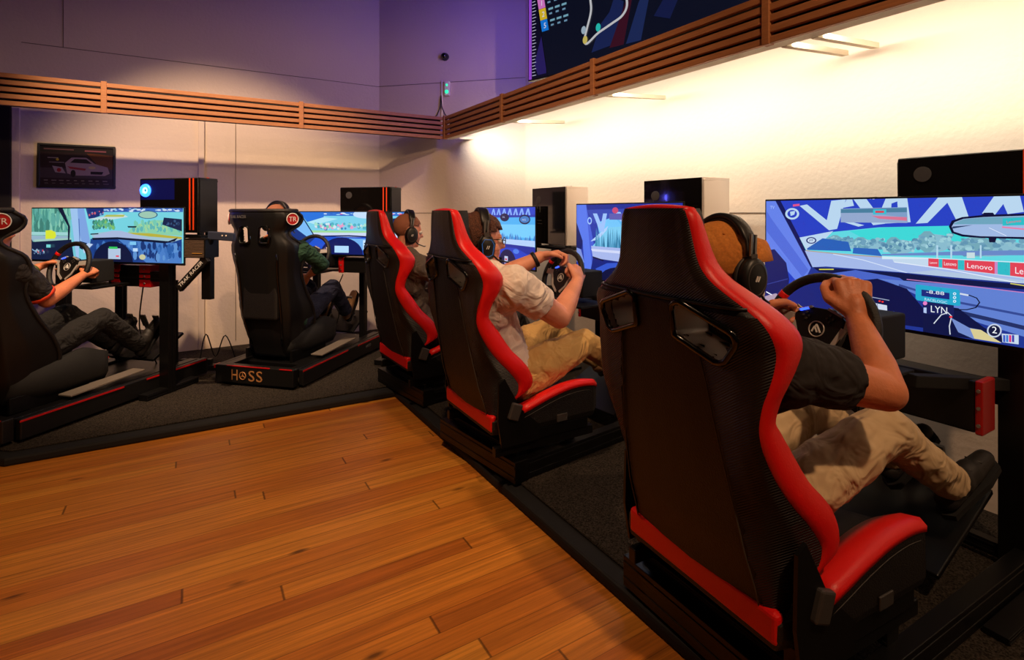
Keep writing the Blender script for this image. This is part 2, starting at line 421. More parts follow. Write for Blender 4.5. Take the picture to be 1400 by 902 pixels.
# ------------------------------------------------------------------ slatted timber rail hung in front of the walls
def slat_rail(name, p, q, posts, label, pale):
    """p,q ends on plan of the front face, posts as fractions; 5 boards and 4 gaps"""
    p, q = V((*p,0)), V((*q,0)); d=(q-p).normalized(); L_=(q-p).length
    n_ = V((-d.y,d.x,0))                        # towards the wall
    if n_.dot(V((1,1,0)))<0: n_=-n_
    z0,z1=2.044,2.265; hb=(z1-z0-4*.017)/5
    t = thing(name,label,'slatted rail',(p.x,p.y,z0))
    off = M.Translation(V((-p.x,-p.y,-z0)))
    for i in range(5):
        b=MB(); b.m=off; z=z0+i*(hb+.017)+hb/2
        b.bar(p+n_*.012+V((0,0,z)),q+n_*.012+V((0,0,z)),.024,hb).build('slat','rail_timber',t,bevel=.002)
    b=MB(); b.m=off; b.bar(p+n_*.075+V((0,0,(z0+z1)/2)),q+n_*.075+V((0,0,(z0+z1)/2)),.006,z1-z0-.006).build('gap_shade','black_matte',t)  # black sheet standing in for the shaded void seen between the boards
    for f in posts:
        c=p+d*f; b=MB(); b.m=off
        b.bar(c+n_*.012+V((0,0,z0-.004)),c+n_*.012+V((0,0,z1+.01)),.036,.04,up=n_).build('post','rail_timber',t,bevel=.003)
    if pale:
        b=MB(); b.m=off; b.bar(p+n_*.06+V((0,0,z0+.012)),q+n_*.06+V((0,0,z0+.012)),.075,.02).build('soffit_board','beam_pale',t)
        for f in [x+.02 for x in posts]+[L_*.5]:
            c=p+d*f; b=MB(); b.m=off
            b.bar(c+n_*.10+V((0,0,z0+.012)),c+n_*.62+V((0,0,z0+.05)),.03,.025).build('bracket','beam_pale',t)
    return t
slat_rail('slatted_rail',(-3.6,4.93),(2.168,4.93),(1.3,3.042,4.422),'long brown slatted timber rail in front of the mauve back wall at the left',False)
slat_rail('slatted_rail',(2.168,4.93),(2.168,-2.4),(.02,1.17,2.324,3.507,4.69,5.87),'brown slatted timber rail in front of the brightly lit white wall, under the big screen',True)
tp=MB().box((2.290,-2.3,2.086),(2.296,4.55,2.096)).build('light_strip','led_tape'); tag(tp,'warm white light strip behind the timber rail over the bright wall','light strip')

# wall camera, sensor, conduit, loose cables on the angled wall
wn = V((-1,-1,0)).normalized(); wt=V((1,-1,0)).normalized()
def onwall(x,y): return V((x,y,0))
p0=V((2.266,5.094,2.925))
t=thing('wall_camera','small round black camera high on the purple angled wall','camera',p0)
MB().cyl(wn*.002,wn*.02,.04).build('base','grey_metal',t)
MB().ell(wn*.04,(.034,.034,.034)).build('lens_dome','gloss_black',t)
p0=V((2.285,5.075,2.59)); t=thing('wall_sensor','small pale sensor with green lights below the round camera','sensor',p0)
b=MB(); b.bar(wn*.018-V((0,0,.075)),wn*.018+V((0,0,.075)),.06,.035,up=wn).build('housing','white_case',t,bevel=.01)
b=MB(); b.ell(wn*.037+V((0,0,.035)),(.012,.012,.012)); b.ell(wn*.037-V((0,0,.035)),(.02,.02,.02)); b.build('indicator','green_led',t)
b=MB(); pc=V((2.24,5.12,0))+wn*.012
b.cyl(pc+V((0,0,2.2)),pc+V((0,0,2.68)),.008,seg=8); b.build('conduit','white_case')
tag(bpy.data.objects['conduit'],'thin white conduit rising behind the rail corner beside the sensor','conduit')
for k,(a,bb) in enumerate(((-.09,'thin dark cable looping out left of the wall conduit'),(.09,'thin dark cable looping out right of the wall conduit'))):
    b=MB(); q=pc+wn*.02
    b.tube([q+V((0,0,2.52)),q+wt*a*.1+V((0,0,2.40)),q+wt*a*.5+V((0,0,2.32)),q+wt*a*1.0+V((0,0,2.28)),q+wt*a*1.4+V((0,0,2.2))],.005,6)
    tag(b.build('loose_cable','hose'),bb,'cable')

# ------------------------------------------------------------------ framed poster
t=thing('framed_poster','small dark framed print of a white racing car on the back wall','poster',(-.808,YL-.02,1.505))
w_,h_=.503,.357
b=MB()
for a,c in (((-w_/2,-.012,0),(w_/2,.018,.016)),((-w_/2,-.012,h_-.016),(w_/2,.018,h_)),((-w_/2,-.012,.016),(-w_/2+.016,.018,h_-.016)),((w_/2-.016,-.012,.016),(w_/2,.018,h_-.016))): b.box(a,c)
b.build('frame','black_plastic',t,bevel=.003)
cv=Canvas(w_-.03,h_-.03)
cv.rect(0,0,1,1,(40,26,28)).poly([(.62,.15),(1,.2),(1,.8),(.85,.75),(.75,.4)],(92,50,26)).rect(0,.55,1,.80,(62,50,54)).rect(0,0,1,.16,(20,14,16))
cv.poly([(.33,.42),(.42,.28),(.62,.27),(.74,.42),(.92,.5),(.95,.66),(.88,.72),(.45,.73),(.36,.68)],(150,130,126)).poly([(.40,.41),(.46,.31),(.62,.31),(.70,.42)],(28,20,24))
cv.poly([(.16,.5),(.29,.53),(.34,.68),(.2,.66)],(150,140,136)).ell(.25,.6,.03,.05,(150,30,30)).ell(.44,.68,.035,.09,(16,12,12)).poly([(.68,.62),(.86,.62),(.84,.69),(.68,.69)],(24,18,20))
cv.ell(.70,.52,.05,.035,(180,160,110)).poly([(.36,.5),(.62,.55),(.6,.6),(.4,.56)],(140,40,44)).rect(.1,.29,.24,.31,(150,140,130)).rect(.12,.40,.32,.42,(120,110,110)).ell(.23,.34,.02,.03,(170,150,40))
for k in range(9):
    cv.rect(.05+k*.1,.85,.05+k*.1+random.uniform(.04,.08),.87,(128,118,112)); cv.rect(.06+k*.1,.925,.06+k*.1+random.uniform(.04,.08),.94,(112,102,98))
cv.rect(.05,.07,.45,.10,(90,60,60)).rect(.6,.08,.9,.12,(110,60,70))
cv.build('print','printed_picture',t,y=-.001).location=(0,0,.015)
MB().box((-w_/2+.015,0,.015),(w_/2-.015,.015,h_-.015)).build('backing_board','black_plastic',t)

# ------------------------------------------------------------------ wall screen above the right rail
ta=math.atan2(-.965,.2625)
t=thing('wall_screen','huge dark screen showing a white circuit map above the right slatted rail','screen',(2.28+.95*.2625*1.0,3.53-.95*.965,2.34),ta)
W,H=1.9,1.15
MB().box((-W/2,0,0),(W/2,.05,H)).build('casing','black_plastic',t,bevel=.004)
cv=Canvas(W-.02,H-.02)
cv.rect(0,0,1,1,(10,14,32)).rect(0,0,.10,1,(12,12,36)).poly([(.03,.9),(.09,.62),(.095,.98),(.05,.98)],(40,30,96))
cv.poly([(-.01,0),(1,0),(1,1),(.102,1)],(11,16,34)); cv.line([(-.01,0),(.102,1)],.006,(3,3,8))
cv.rect(0,0,.016,1,(150,70,210))
for k in range(44): cv.rect(.019,.02+k*.0222,.019+(.022 if k%2 else .017),.0245+k*.0222,(190,190,215))
for k,(cc,tt) in enumerate((((60,170,90),'1'),((90,200,210),'3'),((190,60,60),'4'),((90,90,200),'6'),((120,60,160),'7'),((70,160,90),'8'),((214,120,200),'1'),((220,186,40),'2'),((20,120,220),'5'))):
    y=.615-(8-k)*.080; x=.0655-(8-k)*.0090
    cv.poly([(x,y),(x+.036,y),(x+.045,y+.078),(x+.009,y+.078)],cc); cv.text(tt,x+.017,y+.058,.036,(230,230,240))
    for q in range(3):
        cv.rect(x+.052+q*.034,y+.012,x+.052+q*.034+.024,y+.026,(120,170,190)); cv.rect(x+.056+q*.034,y+.045,x+.056+q*.034+.015,y+.057,(110,150,180))
def crv(p,n=6):
    out=[]
    for i in range(len(p)-1):
        p0,p1,p2,p3=p[max(i-1,0)],p[i],p[i+1],p[min(i+2,len(p)-1)]
        for j in range(n):
            t_=j/n; out.append(tuple(.5*((2*p1[k])+(-p0[k]+p2[k])*t_+(2*p0[k]-5*p1[k]+4*p2[k]-p3[k])*t_*t_+(-p0[k]+3*p1[k]-3*p2[k]+p3[k])*t_**3) for k in (0,1)))
    return out+[p[-1]]
cv.poly([(.32,.92),(.36,.76),(.40,.70),(.42,.62),(.46,.66),(.44,.90)],(24,36,82)).poly([(.47,.92),(.52,.70),(.58,.50),(.56,.70),(.53,.92)],(28,42,88)).poly([(.40,.92),(.47,.66),(.50,.62),(.46,.92)],(58,16,34)).poly([(.54,.40),(.72,.56),(.86,.70),(.80,.78),(.60,.62)],(24,34,78)).poly([(.58,.80),(.66,.62),(.70,.64),(.64,.84)],(20,28,70))
cv.line(crv([(.40,.20),(.33,.30),(.305,.45),(.315,.58),(.318,.66),(.30,.76),(.288,.83),(.302,.855),(.35,.81),(.41,.775),(.455,.745),(.475,.69),(.465,.60),(.44,.50),(.43,.35),(.40,.20)]),.017,(200,200,204))
for x,y,cc in ((.285,.765,(160,180,196)),(.352,.775,(40,190,180)),(.292,.83,(205,186,96))): cv.ell(x,y,.011,.026,cc,14)
cv.build('display','tv_picture',t,y=-.001).location=(0,0,.01)
b=MB(); b.box((-W/2+.01,.052,.02),(-W/2+.02,.058,H-.05)); b.build('glow_strip','violet_tape',t)

# ------------------------------------------------------------------ lights
def light(name, kind, loc, power, col, size=.2, rot=None, target=None, spread=None, sy=None, blend=.5, angle=80):
    l=bpy.data.lights.new(name,kind); o=bpy.data.objects.new(name,l); C.objects.link(o); o.location=loc
    l.energy=power; l.color=lin(col)
    if kind=='AREA':
        l.size=size
        if sy: l.shape='RECTANGLE'; l.size_y=sy
        if spread: l.spread=R(spread)
    elif kind=='SPOT': l.shadow_soft_size=size; l.spot_size=R(angle); l.spot_blend=blend
    else: l.shadow_soft_size=size
    if target is not None: o.rotation_euler=(V(target)-V(loc)).to_track_quat('-Z','Y').to_euler()
    elif rot: o.rotation_euler=rot
    return o
# strip behind the right rail washing the wall
lo=light('rail_light','AREA',(2.305,2.70,2.085),32,(255,244,224),size=.03,sy=4.2,spread=135,rot=(0,R(-62),0))
lo2=light('rail_light_near','AREA',(2.305,-.7,2.085),8,(255,244,224),size=.03,sy=2.6,spread=135,rot=(0,R(-62),0))
# ceiling spotlights
light('ceiling_spot_far','SPOT',(-.5,3.0,3.85),600,(255,216,176),.05,target=(.35,5.3,.75),angle=60,blend=.6)
light('ceiling_spot_mid','SPOT',(.3,1.5,3.6),190,(255,208,164),.05,target=(1.2,3.4,.4),angle=92,blend=.7)
light('ceiling_spot_near','SPOT',(.9,-.9,3.6),200,(255,206,160),.06,target=(1.1,1.3,.6),angle=108,blend=.3)
light('violet_backlight','AREA',(2.22,3.62,2.9),13,(110,90,255),size=.06,sy=1.0,target=(1.7,5.2,3.6))
light('case_glow','POINT',(-.42,4.86,1.50),4.5,(90,90,255),.05)
def leafage(cv,u0,u1,v0,v1,rv):
    T=((112,160,184),(92,142,170),(136,182,196),(80,128,160),(104,152,178),(150,196,206))
    n=int((u1-u0)*340)
    for k in range(n):
        t=random.random(); w=.5+.5*abs(math.sin(t*7+u0*20)); q=random.uniform(-1,1)*w
        cv.ell(u0+(u1-u0)*t,v0+(v1-v0)*t+rv*q*.85,random.uniform(.005,.012),random.uniform(.007,.018),random.choice(T),7)
def screen_near(cv):
    cv.poly([(-0.0266,-0.1142),(1.0116,-0.0684),(1.0116,1.0369),(-0.0266,1.0657)],(38, 62, 186))
    cv.poly([(-0.0266,-0.1003),(0.0542,-0.0411),(0.2463,0.6155),(0.3008,0.6434),(0.2463,0.6918),(0.2183,0.7487),(0.1606,0.7351),(0.0022,0.438)],(96, 124, 222))
    cv.poly([(0.0022,0.0941),(0.0264,0.1624),(0.2183,0.6204),(0.1897,0.6902),(0.0542,0.3987),(0.0022,0.2867)],(78, 104, 208))
    cv.poly([(0.0383,-0.0418),(0.0659,-0.0406),(0.2497,0.5895),(0.2323,0.6052)],(16, 24, 84))
    cv.poly([(0.1752,0.0489),(0.2112,0.0367),(0.3041,0.1757),(0.324,0.0082),(0.3883,-0.0018),(0.3725,0.0949),(0.35,0.2481),(0.3141,0.2623)],(176, 204, 228))
    cv.poly([(0.3883,-0.0139),(0.4706,-0.0105),(0.5427,0.1867),(0.4941,0.2057),(0.4285,0.2202),(0.4039,0.131)],(38, 62, 186))
    cv.poly([(0.3945,-0.0137),(0.4132,-0.0129),(0.4224,0.0532),(0.3725,0.0706)],(176, 204, 228))
    cv.poly([(0.4132,-0.0189),(0.4676,-0.0165),(0.5455,0.198),(0.4999,0.2113)],(176, 204, 228))
    cv.poly([(0.3725,0.1861),(0.4193,0.1907),(0.4647,0.2127),(0.4407,0.2256)],(176, 204, 228))
    cv.poly([(0.5511,-0.0129),(0.6269,-0.0152),(0.64,0.1835),(0.5286,0.1986),(0.5114,0.1819)],(176, 204, 228))
    cv.poly([(0.5704,0.0388),(0.5922,0.0225),(0.5949,0.129),(0.5677,0.1519)],(38, 62, 186))
    cv.poly([(0.6581,0.1939),(0.7352,-0.005),(0.8079,-0.0122),(0.8304,0.1417),(0.7941,0.1734),(0.7639,0.0381),(0.6985,0.187)],(176, 204, 228))
    cv.poly([(0.8698,0.116),(0.908,-0.0123),(0.9748,-0.0138),(0.9866,0.1057),(0.9429,0.1204),(0.9307,0.0522),(0.9059,0.1306)],(176, 204, 228))
    cv.text('TE',0.4824,0.0016,0.0175,(225, 235, 245),width=0.0233,sl=-0.0212)
    cv.poly([(0.3661,0.0766),(0.6269,0.0678),(0.6295,0.1894),(0.3661,0.1924)],(120, 150, 190))
    cv.poly([(0.3661,0.0827),(0.6269,0.0733),(0.6269,0.1065),(0.3661,0.1132)],(70, 120, 150))
    cv.poly([(0.3661,0.1132),(0.4941,0.1126),(0.6269,0.1508),(0.6269,0.1895),(0.3661,0.1924)],(140, 160, 196))
    cv.poly([(0.4999,0.0836),(0.5511,0.0839),(0.5511,0.1238),(0.4999,0.1242)],(50, 180, 200))
    cv.poly([(0.5086,0.0952),(0.5427,0.0953),(0.5427,0.1124),(0.5086,0.1125)],(200, 60, 80))
    cv.poly([(0.4941,0.1359),(0.6269,0.1452),(0.6269,0.1729),(0.5229,0.1585)],(205, 110, 140))
    cv.poly([(0.1734,0.1205),(0.1722,0.134),(0.1688,0.1466),(0.1633,0.1575),(0.156,0.166),(0.1476,0.1714),(0.1384,0.1734),(0.1292,0.1718),(0.1206,0.1667),(0.1132,0.1584),(0.1074,0.1475),(0.1038,0.1347),(0.1026,0.121),(0.1038,0.1072),(0.1074,0.0943),(0.1132,0.0833),(0.1206,0.075),(0.1292,0.0697),(0.1384,0.068),(0.1476,0.0699),(0.156,0.0753),(0.1633,0.0836),(0.1688,0.0945),(0.1722,0.107)],(176, 204, 228))
    cv.poly([(0.1625,0.1206),(0.1616,0.1297),(0.1593,0.1382),(0.1555,0.1456),(0.1505,0.1513),(0.1447,0.155),(0.1384,0.1563),(0.1321,0.1552),(0.1263,0.1517),(0.1212,0.1461),(0.1173,0.1388),(0.1148,0.1302),(0.114,0.1209),(0.1148,0.1116),(0.1173,0.103),(0.1212,0.0956),(0.1263,0.0899),(0.1321,0.0863),(0.1384,0.0852),(0.1447,0.0864),(0.1505,0.09),(0.1555,0.0956),(0.1593,0.1029),(0.1616,0.1114)],(38, 62, 186))
    cv.poly([(0.1272,0.101),(0.1533,0.0944),(0.1496,0.1272),(0.1309,0.1406)],(176, 204, 228))
    cv.poly([(0.1421,0.0352),(0.1752,0.0294),(0.1752,0.0489),(0.1421,0.0549)],(214, 80, 130))
    cv.text('TV',0.0224,0.0736,0.0273,(170, 190, 240),width=0.0239,sl=-0.0046)
    cv.poly([(0.1752,0.3352),(0.3403,0.2732),(0.5229,0.2276),(0.7803,0.205),(0.9924,0.2386),(1.0116,0.2421),(1.0116,0.5666),(0.7803,0.5743),(0.6057,0.5695),(0.2463,0.5901)],(92, 205, 215))
    cv.poly([(0.4039,0.2633),(0.5511,0.2263),(0.7803,0.205),(0.8259,0.3),(0.7803,0.3819),(0.5229,0.383)],(60, 205, 205))
    cv.poly([(0.1752,0.3352),(0.3338,0.2674),(0.3008,0.3317),(0.2112,0.4545)],(178, 204, 228))
    cv.poly([(0.2567,0.3542),(0.2558,0.3618),(0.2534,0.369),(0.2496,0.3754),(0.2445,0.3805),(0.2387,0.384),(0.2323,0.3856),(0.226,0.3852),(0.22,0.3829),(0.2149,0.3787),(0.211,0.3729),(0.2085,0.366),(0.2076,0.3584),(0.2085,0.3507),(0.211,0.3433),(0.2149,0.3369),(0.22,0.3318),(0.226,0.3284),(0.2323,0.3269),(0.2387,0.3274),(0.2445,0.3299),(0.2496,0.3342),(0.2534,0.3399),(0.2558,0.3467)],(24, 36, 110))
    cv.poly([(0.2504,0.3547),(0.2498,0.36),(0.248,0.3651),(0.2452,0.3696),(0.2414,0.3731),(0.237,0.3756),(0.2323,0.3767),(0.2276,0.3764),(0.2232,0.3748),(0.2194,0.3719),(0.2165,0.3679),(0.2147,0.3631),(0.214,0.3579),(0.2147,0.3525),(0.2165,0.3474),(0.2194,0.3429),(0.2232,0.3393),(0.2276,0.3369),(0.2323,0.3359),(0.237,0.3362),(0.2414,0.3379),(0.2452,0.3408),(0.248,0.3448),(0.2498,0.3495)],(190, 210, 230))
    cv.text('FF',0.2218,0.37,0.0192,(24, 36, 110),width=0.0210,sl=0.2165)
    cv.poly([(0.4239,0.3517),(0.4156,0.3713),(0.3929,0.3874),(0.3613,0.3958),(0.3289,0.394),(0.3048,0.3821),(0.2958,0.3633),(0.3048,0.3429),(0.3289,0.3266),(0.3613,0.3189),(0.3929,0.3216),(0.4156,0.3336)],(130, 178, 196))
    cv.poly([(0.3711,0.3443),(0.3655,0.3724),(0.3506,0.391),(0.3321,0.3928),(0.3169,0.3771),(0.311,0.3495),(0.3169,0.3209),(0.3321,0.3025),(0.3506,0.3012),(0.3655,0.3172)],(110, 160, 176))
    leafage(cv,0.3008,0.4193,0.3504,0.3402,0.0436)
    cv.poly([(0.545,0.3693),(0.5357,0.3934),(0.5098,0.4134),(0.4736,0.424),(0.4364,0.422),(0.4085,0.4074),(0.3981,0.3842),(0.4085,0.3588),(0.4364,0.3386),(0.4736,0.329),(0.5098,0.3323),(0.5357,0.347)],(130, 178, 196))
    cv.poly([(0.4848,0.3637),(0.4784,0.3984),(0.4614,0.4214),(0.44,0.4239),(0.4225,0.4045),(0.4157,0.3704),(0.4225,0.335),(0.44,0.3122),(0.4614,0.3105),(0.4784,0.3303)],(110, 160, 176))
    leafage(cv,0.4039,0.5399,0.3716,0.3584,0.0541)
    cv.poly([(0.6626,0.3683),(0.6544,0.3962),(0.6318,0.4189),(0.6003,0.4302),(0.568,0.4268),(0.5439,0.4091),(0.5349,0.3818),(0.5439,0.3526),(0.568,0.3298),(0.6003,0.3195),(0.6318,0.3242),(0.6544,0.3421)],(130, 178, 196))
    cv.poly([(0.6101,0.3627),(0.6045,0.403),(0.5897,0.4293),(0.5712,0.4317),(0.556,0.4086),(0.5501,0.3688),(0.556,0.3277),(0.5712,0.3016),(0.5897,0.3002),(0.6045,0.3236)],(110, 160, 176))
    leafage(cv,0.5399,0.6581,0.3698,0.3578,0.0629)
    cv.poly([(0.7849,0.3294),(0.7765,0.363),(0.7532,0.3898),(0.7207,0.4027),(0.6873,0.3976),(0.6622,0.3754),(0.6529,0.3419),(0.6622,0.3067),(0.6873,0.2797),(0.7207,0.2683),(0.7532,0.275),(0.7765,0.2974)],(130, 178, 196))
    cv.poly([(0.7308,0.3239),(0.725,0.3726),(0.7097,0.4043),(0.6905,0.4066),(0.6748,0.3781),(0.6687,0.3295),(0.6748,0.2799),(0.6905,0.2486),(0.7097,0.2474),(0.725,0.2763)],(110, 160, 176))
    leafage(cv,0.6581,0.7803,0.3305,0.3195,0.0765)
    cv.poly([(1.0001,0.3421),(0.9861,0.3715),(0.947,0.397),(0.8912,0.4121),(0.8326,0.4121),(0.7878,0.3958),(0.7709,0.3673),(0.7878,0.3351),(0.8326,0.3089),(0.8912,0.296),(0.947,0.2989),(0.9861,0.3158)],(130, 178, 196))
    cv.poly([(0.9087,0.3423),(0.8987,0.3849),(0.8721,0.4142),(0.8384,0.4188),(0.8104,0.3959),(0.7995,0.3538),(0.8104,0.3095),(0.8384,0.2807),(0.8721,0.2781),(0.8987,0.3018)],(110, 160, 176))
    leafage(cv,0.7803,0.9924,0.3559,0.3335,0.0676)
    cv.poly([(0.2183,0.428),(0.2907,0.3325),(0.4039,0.3535),(0.4163,0.4302),(0.2183,0.4409)],(40, 92, 176))
    cv.poly([(0.4255,0.3993),(0.5229,0.4003),(0.5399,0.4556),(0.4224,0.4474)],(44, 96, 180))
    cv.poly([(0.537,0.4503),(0.9924,0.3904),(0.9924,0.3572),(0.8259,0.3817),(0.5399,0.4384)],(100, 130, 190))
    cv.poly([(0.7323,0.3503),(0.7381,0.3497),(0.7381,0.445),(0.7323,0.4458)],(170, 205, 225))
    cv.poly([(0.7775,0.3457),(0.7831,0.3452),(0.7831,0.4387),(0.7775,0.4395)],(170, 205, 225))
    cv.poly([(0.8673,0.3366),(0.8724,0.3361),(0.8724,0.4262),(0.8673,0.4269)],(170, 205, 225))
    cv.poly([(0.8281,0.3916),(0.8525,0.3886),(0.8525,0.429),(0.8281,0.4324)],(190, 210, 215))
    cv.poly([(0.2076,0.4485),(0.4941,0.4559),(0.6322,0.4543),(1.0116,0.4396),(1.0116,0.576),(0.7803,0.5847),(0.6057,0.5807),(0.2463,0.5965)],(156, 176, 222))
    cv.line([(0.2147,0.4477),(0.3725,0.4597),(0.537,0.4617)],0.004,(170, 150, 130))
    cv.poly([(0.5399,0.4556),(0.7035,0.4445),(1.0116,0.4349),(1.0116,0.4537),(0.7035,0.4606),(0.5399,0.4785)],(200, 222, 232))
    cv.poly([(0.5787,0.473),(0.7084,0.4545),(1.0116,0.4443),(1.0116,0.5478),(0.9122,0.5337),(0.7328,0.5094),(0.5841,0.4947)],(186, 206, 226))
    cv.poly([(0.7059,0.4498),(0.7401,0.4488),(0.7401,0.5099),(0.7059,0.5065)],(214, 64, 82))
    cv.poly([(0.7401,0.4488),(0.752,0.4485),(0.752,0.5111),(0.7401,0.5099)],(46, 178, 190))
    cv.poly([(0.752,0.4485),(0.801,0.4472),(0.801,0.5161),(0.752,0.5111)],(214, 64, 82))
    cv.poly([(0.801,0.4472),(0.8214,0.4466),(0.8214,0.5182),(0.801,0.5161)],(46, 178, 190))
    cv.poly([(0.8214,0.4466),(0.9101,0.4442),(0.9101,0.5272),(0.8214,0.5182)],(214, 64, 82))
    cv.poly([(0.9101,0.4442),(0.9184,0.444),(0.9184,0.5281),(0.9101,0.5272)],(190, 130, 190))
    cv.poly([(0.9184,0.444),(0.953,0.443),(0.953,0.5316),(0.9184,0.5281)],(46, 178, 190))
    cv.poly([(0.953,0.443),(1.0116,0.4414),(1.0116,0.5376),(0.953,0.5316)],(214, 64, 82))
    cv.text('Lenovo',0.7109,0.4882,0.0161,(235, 225, 232),width=0.0243,sl=0.0586)
    cv.text('Lenovo',0.7568,0.4922,0.0263,(235, 225, 232),width=0.0396,sl=-0.0028)
    cv.text('Lenovo',0.8281,0.499,0.0357,(235, 225, 232),width=0.0757,sl=-0.0391)
    cv.text('Le',0.965,0.5141,0.0432,(235, 225, 232),width=0.0235,sl=-0.0653)
    cv.poly([(0.2463,0.5965),(0.6057,0.5807),(0.7328,0.5306),(0.7568,0.5369),(1.0116,0.5572),(1.0116,0.576),(0.7803,0.5847),(0.6057,0.5918)],(170, 190, 215))
    cv.line([(0.3403,0.4638),(0.4647,0.4951),(0.6322,0.5703)],0.003,(205, 218, 238))
    cv.line([(0.5868,0.4943),(0.7803,0.5223),(0.9924,0.5802)],0.003,(220, 228, 240))
    cv.poly([(0.2393,0.5913),(0.3074,0.5738),(0.6057,0.5695),(0.7803,0.5743),(1.0116,0.576),(1.0116,1.0369),(-0.0266,1.0657),(0.0022,0.8851),(0.2041,0.726)],(30, 50, 138))
    cv.poly([(0.2463,0.5901),(0.6057,0.5751),(0.7803,0.5847),(1.0116,0.5854),(1.0116,0.6136),(0.7803,0.6264),(0.5229,0.6363),(0.2738,0.6233)],(14, 22, 66))
    cv.line([(0.2772,0.6039),(0.3403,0.593)],0.005,(196, 190, 70))
    cv.line([(0.955,0.5835),(0.9924,0.5897)],0.004,(196, 190, 90))
    cv.poly([(0.3008,0.6434),(0.4346,0.5827),(0.6057,0.6142),(0.6885,0.7165),(0.6322,0.7028),(0.4941,0.6537),(0.3725,0.6543)],(70, 96, 190))
    cv.poly([(0.5229,0.6363),(0.7803,0.6264),(1.0116,0.6325),(1.0116,0.9335),(0.8698,0.8773),(0.7568,0.8048),(0.6581,0.724),(0.5649,0.6506)],(92, 122, 200))
    cv.line([(0.6322,0.62),(0.8481,0.6268),(1.0116,0.6372)],0.003,(190, 120, 180))
    cv.line([(0.6057,0.6699),(0.7803,0.746),(1.0116,0.7877)],0.008,(50, 70, 140))
    cv.line([(0.7803,0.8136),(0.8912,0.8404),(1.0116,0.8723)],0.014,(34, 46, 96))
    cv.poly([(0.35,0.7077),(0.5229,0.6363),(0.6322,0.6917),(0.6885,0.8245),(0.6885,0.9703),(0.3725,0.9827)],(12, 18, 66))
    cv.poly([(0.6885,0.7867),(0.8033,0.7914),(0.8806,0.9037),(0.9729,0.977),(0.6885,1.0135)],(14, 20, 64))
    cv.poly([(0.0022,0.4724),(0.0542,0.4528),(0.1159,0.572),(0.1309,0.7215),(0.1234,0.8355),(0.0022,0.9195)],(18, 28, 92))
    cv.line([(0.0062,0.7948),(0.1234,0.7164)],0.003,(50, 66, 150))
    cv.poly([(0.1234,0.8355),(0.1969,0.7275),(0.267,0.6876),(0.3403,0.7221),(0.3725,0.9827),(0.0022,1.0158),(0.0022,0.8851)],(24, 36, 112))
    cv.poly([(0.0022,0.9058),(0.062,0.8637),(0.093,0.8962),(0.0383,0.9783),(0.0022,0.9883)],(170, 150, 170))
    cv.line([(0.0103,0.8626),(0.0383,0.8831)],0.005,(220, 225, 240))
    cv.line([(0.0853,0.8446),(0.1159,0.8572)],0.004,(220, 225, 240))
    cv.poly([(0.4883,0.8299),(0.5594,0.8391),(0.5622,0.9688),(0.4912,0.9572)],(196, 206, 224))
    cv.line([(0.4912,0.8873),(0.5594,0.8902)],0.002,(70, 80, 130))
    cv.line([(0.5229,0.8378),(0.5257,0.9635)],0.002,(70, 80, 130))
    cv.text('4',0.5028,0.9187,0.0290,(40, 50, 110),width=0.0115,sl=-0.1096)
    cv.poly([(0.5359,0.8113),(0.5358,0.8131),(0.5353,0.8149),(0.5346,0.8165),(0.5337,0.8179),(0.5326,0.8188),(0.5314,0.8194),(0.5302,0.8195),(0.5291,0.8191),(0.5282,0.8182),(0.5275,0.817),(0.527,0.8155),(0.5269,0.8137),(0.527,0.8119),(0.5275,0.8101),(0.5282,0.8085),(0.5291,0.8071),(0.5302,0.8062),(0.5314,0.8056),(0.5326,0.8055),(0.5337,0.8059),(0.5346,0.8068),(0.5353,0.808),(0.5358,0.8096)],(230, 50, 40))
    cv.poly([(0.5472,0.814),(0.547,0.8158),(0.5466,0.8176),(0.5458,0.8192),(0.5449,0.8205),(0.5438,0.8215),(0.5427,0.8221),(0.5415,0.8221),(0.5404,0.8218),(0.5395,0.8209),(0.5388,0.8197),(0.5383,0.8182),(0.5382,0.8164),(0.5383,0.8146),(0.5388,0.8128),(0.5395,0.8112),(0.5404,0.8099),(0.5415,0.8089),(0.5427,0.8084),(0.5438,0.8083),(0.5449,0.8087),(0.5458,0.8095),(0.5466,0.8107),(0.547,0.8123)],(230, 50, 40))
    cv.line([(0.4941,0.7876),(0.5677,0.7971)],0.003,(150, 160, 190))
    cv.line([(0.5841,0.8828),(0.5895,0.9822)],0.006,(60, 110, 230))
    cv.poly([(0.872,0.126),(0.8806,0.1109),(0.9059,0.1108),(0.9101,0.1256)],(12, 18, 56))
    cv.poly([(0.7733,0.2105),(0.7826,0.1685),(0.8147,0.142),(0.8806,0.1259),(1.0116,0.1151),(1.0116,0.2844),(0.8698,0.2863),(0.8147,0.2804),(0.7826,0.2569)],(10, 14, 50))
    cv.poly([(0.7826,0.2101),(0.7918,0.1786),(0.8192,0.1547),(0.8806,0.1409),(1.0116,0.1292),(1.0116,0.2703),(0.8698,0.2738),(0.8169,0.2649),(0.7895,0.2461)],(150, 176, 216))
    cv.poly([(0.7872,0.1891),(0.8192,0.1573),(0.8806,0.1433),(1.0116,0.1339),(1.0116,0.1856),(0.7918,0.1942)],(104, 156, 180))
    cv.poly([(0.9328,0.1497),(1.0116,0.1386),(1.0116,0.1903),(0.9328,0.1984)],(40, 180, 190))
    cv.text('Lenovo',0.9429,0.1834,0.0175,(214, 60, 90),width=0.0398,sl=0.1500)
    cv.line([(0.9328,0.2082),(0.9924,0.2196)],0.005,(220, 120, 160))
    cv.line([(0.8954,0.2149),(0.9429,0.2659)],0.002,(210, 220, 240))
    cv.poly([(0.7849,0.21),(0.8481,0.197),(0.7849,0.2256)],(40, 60, 100))
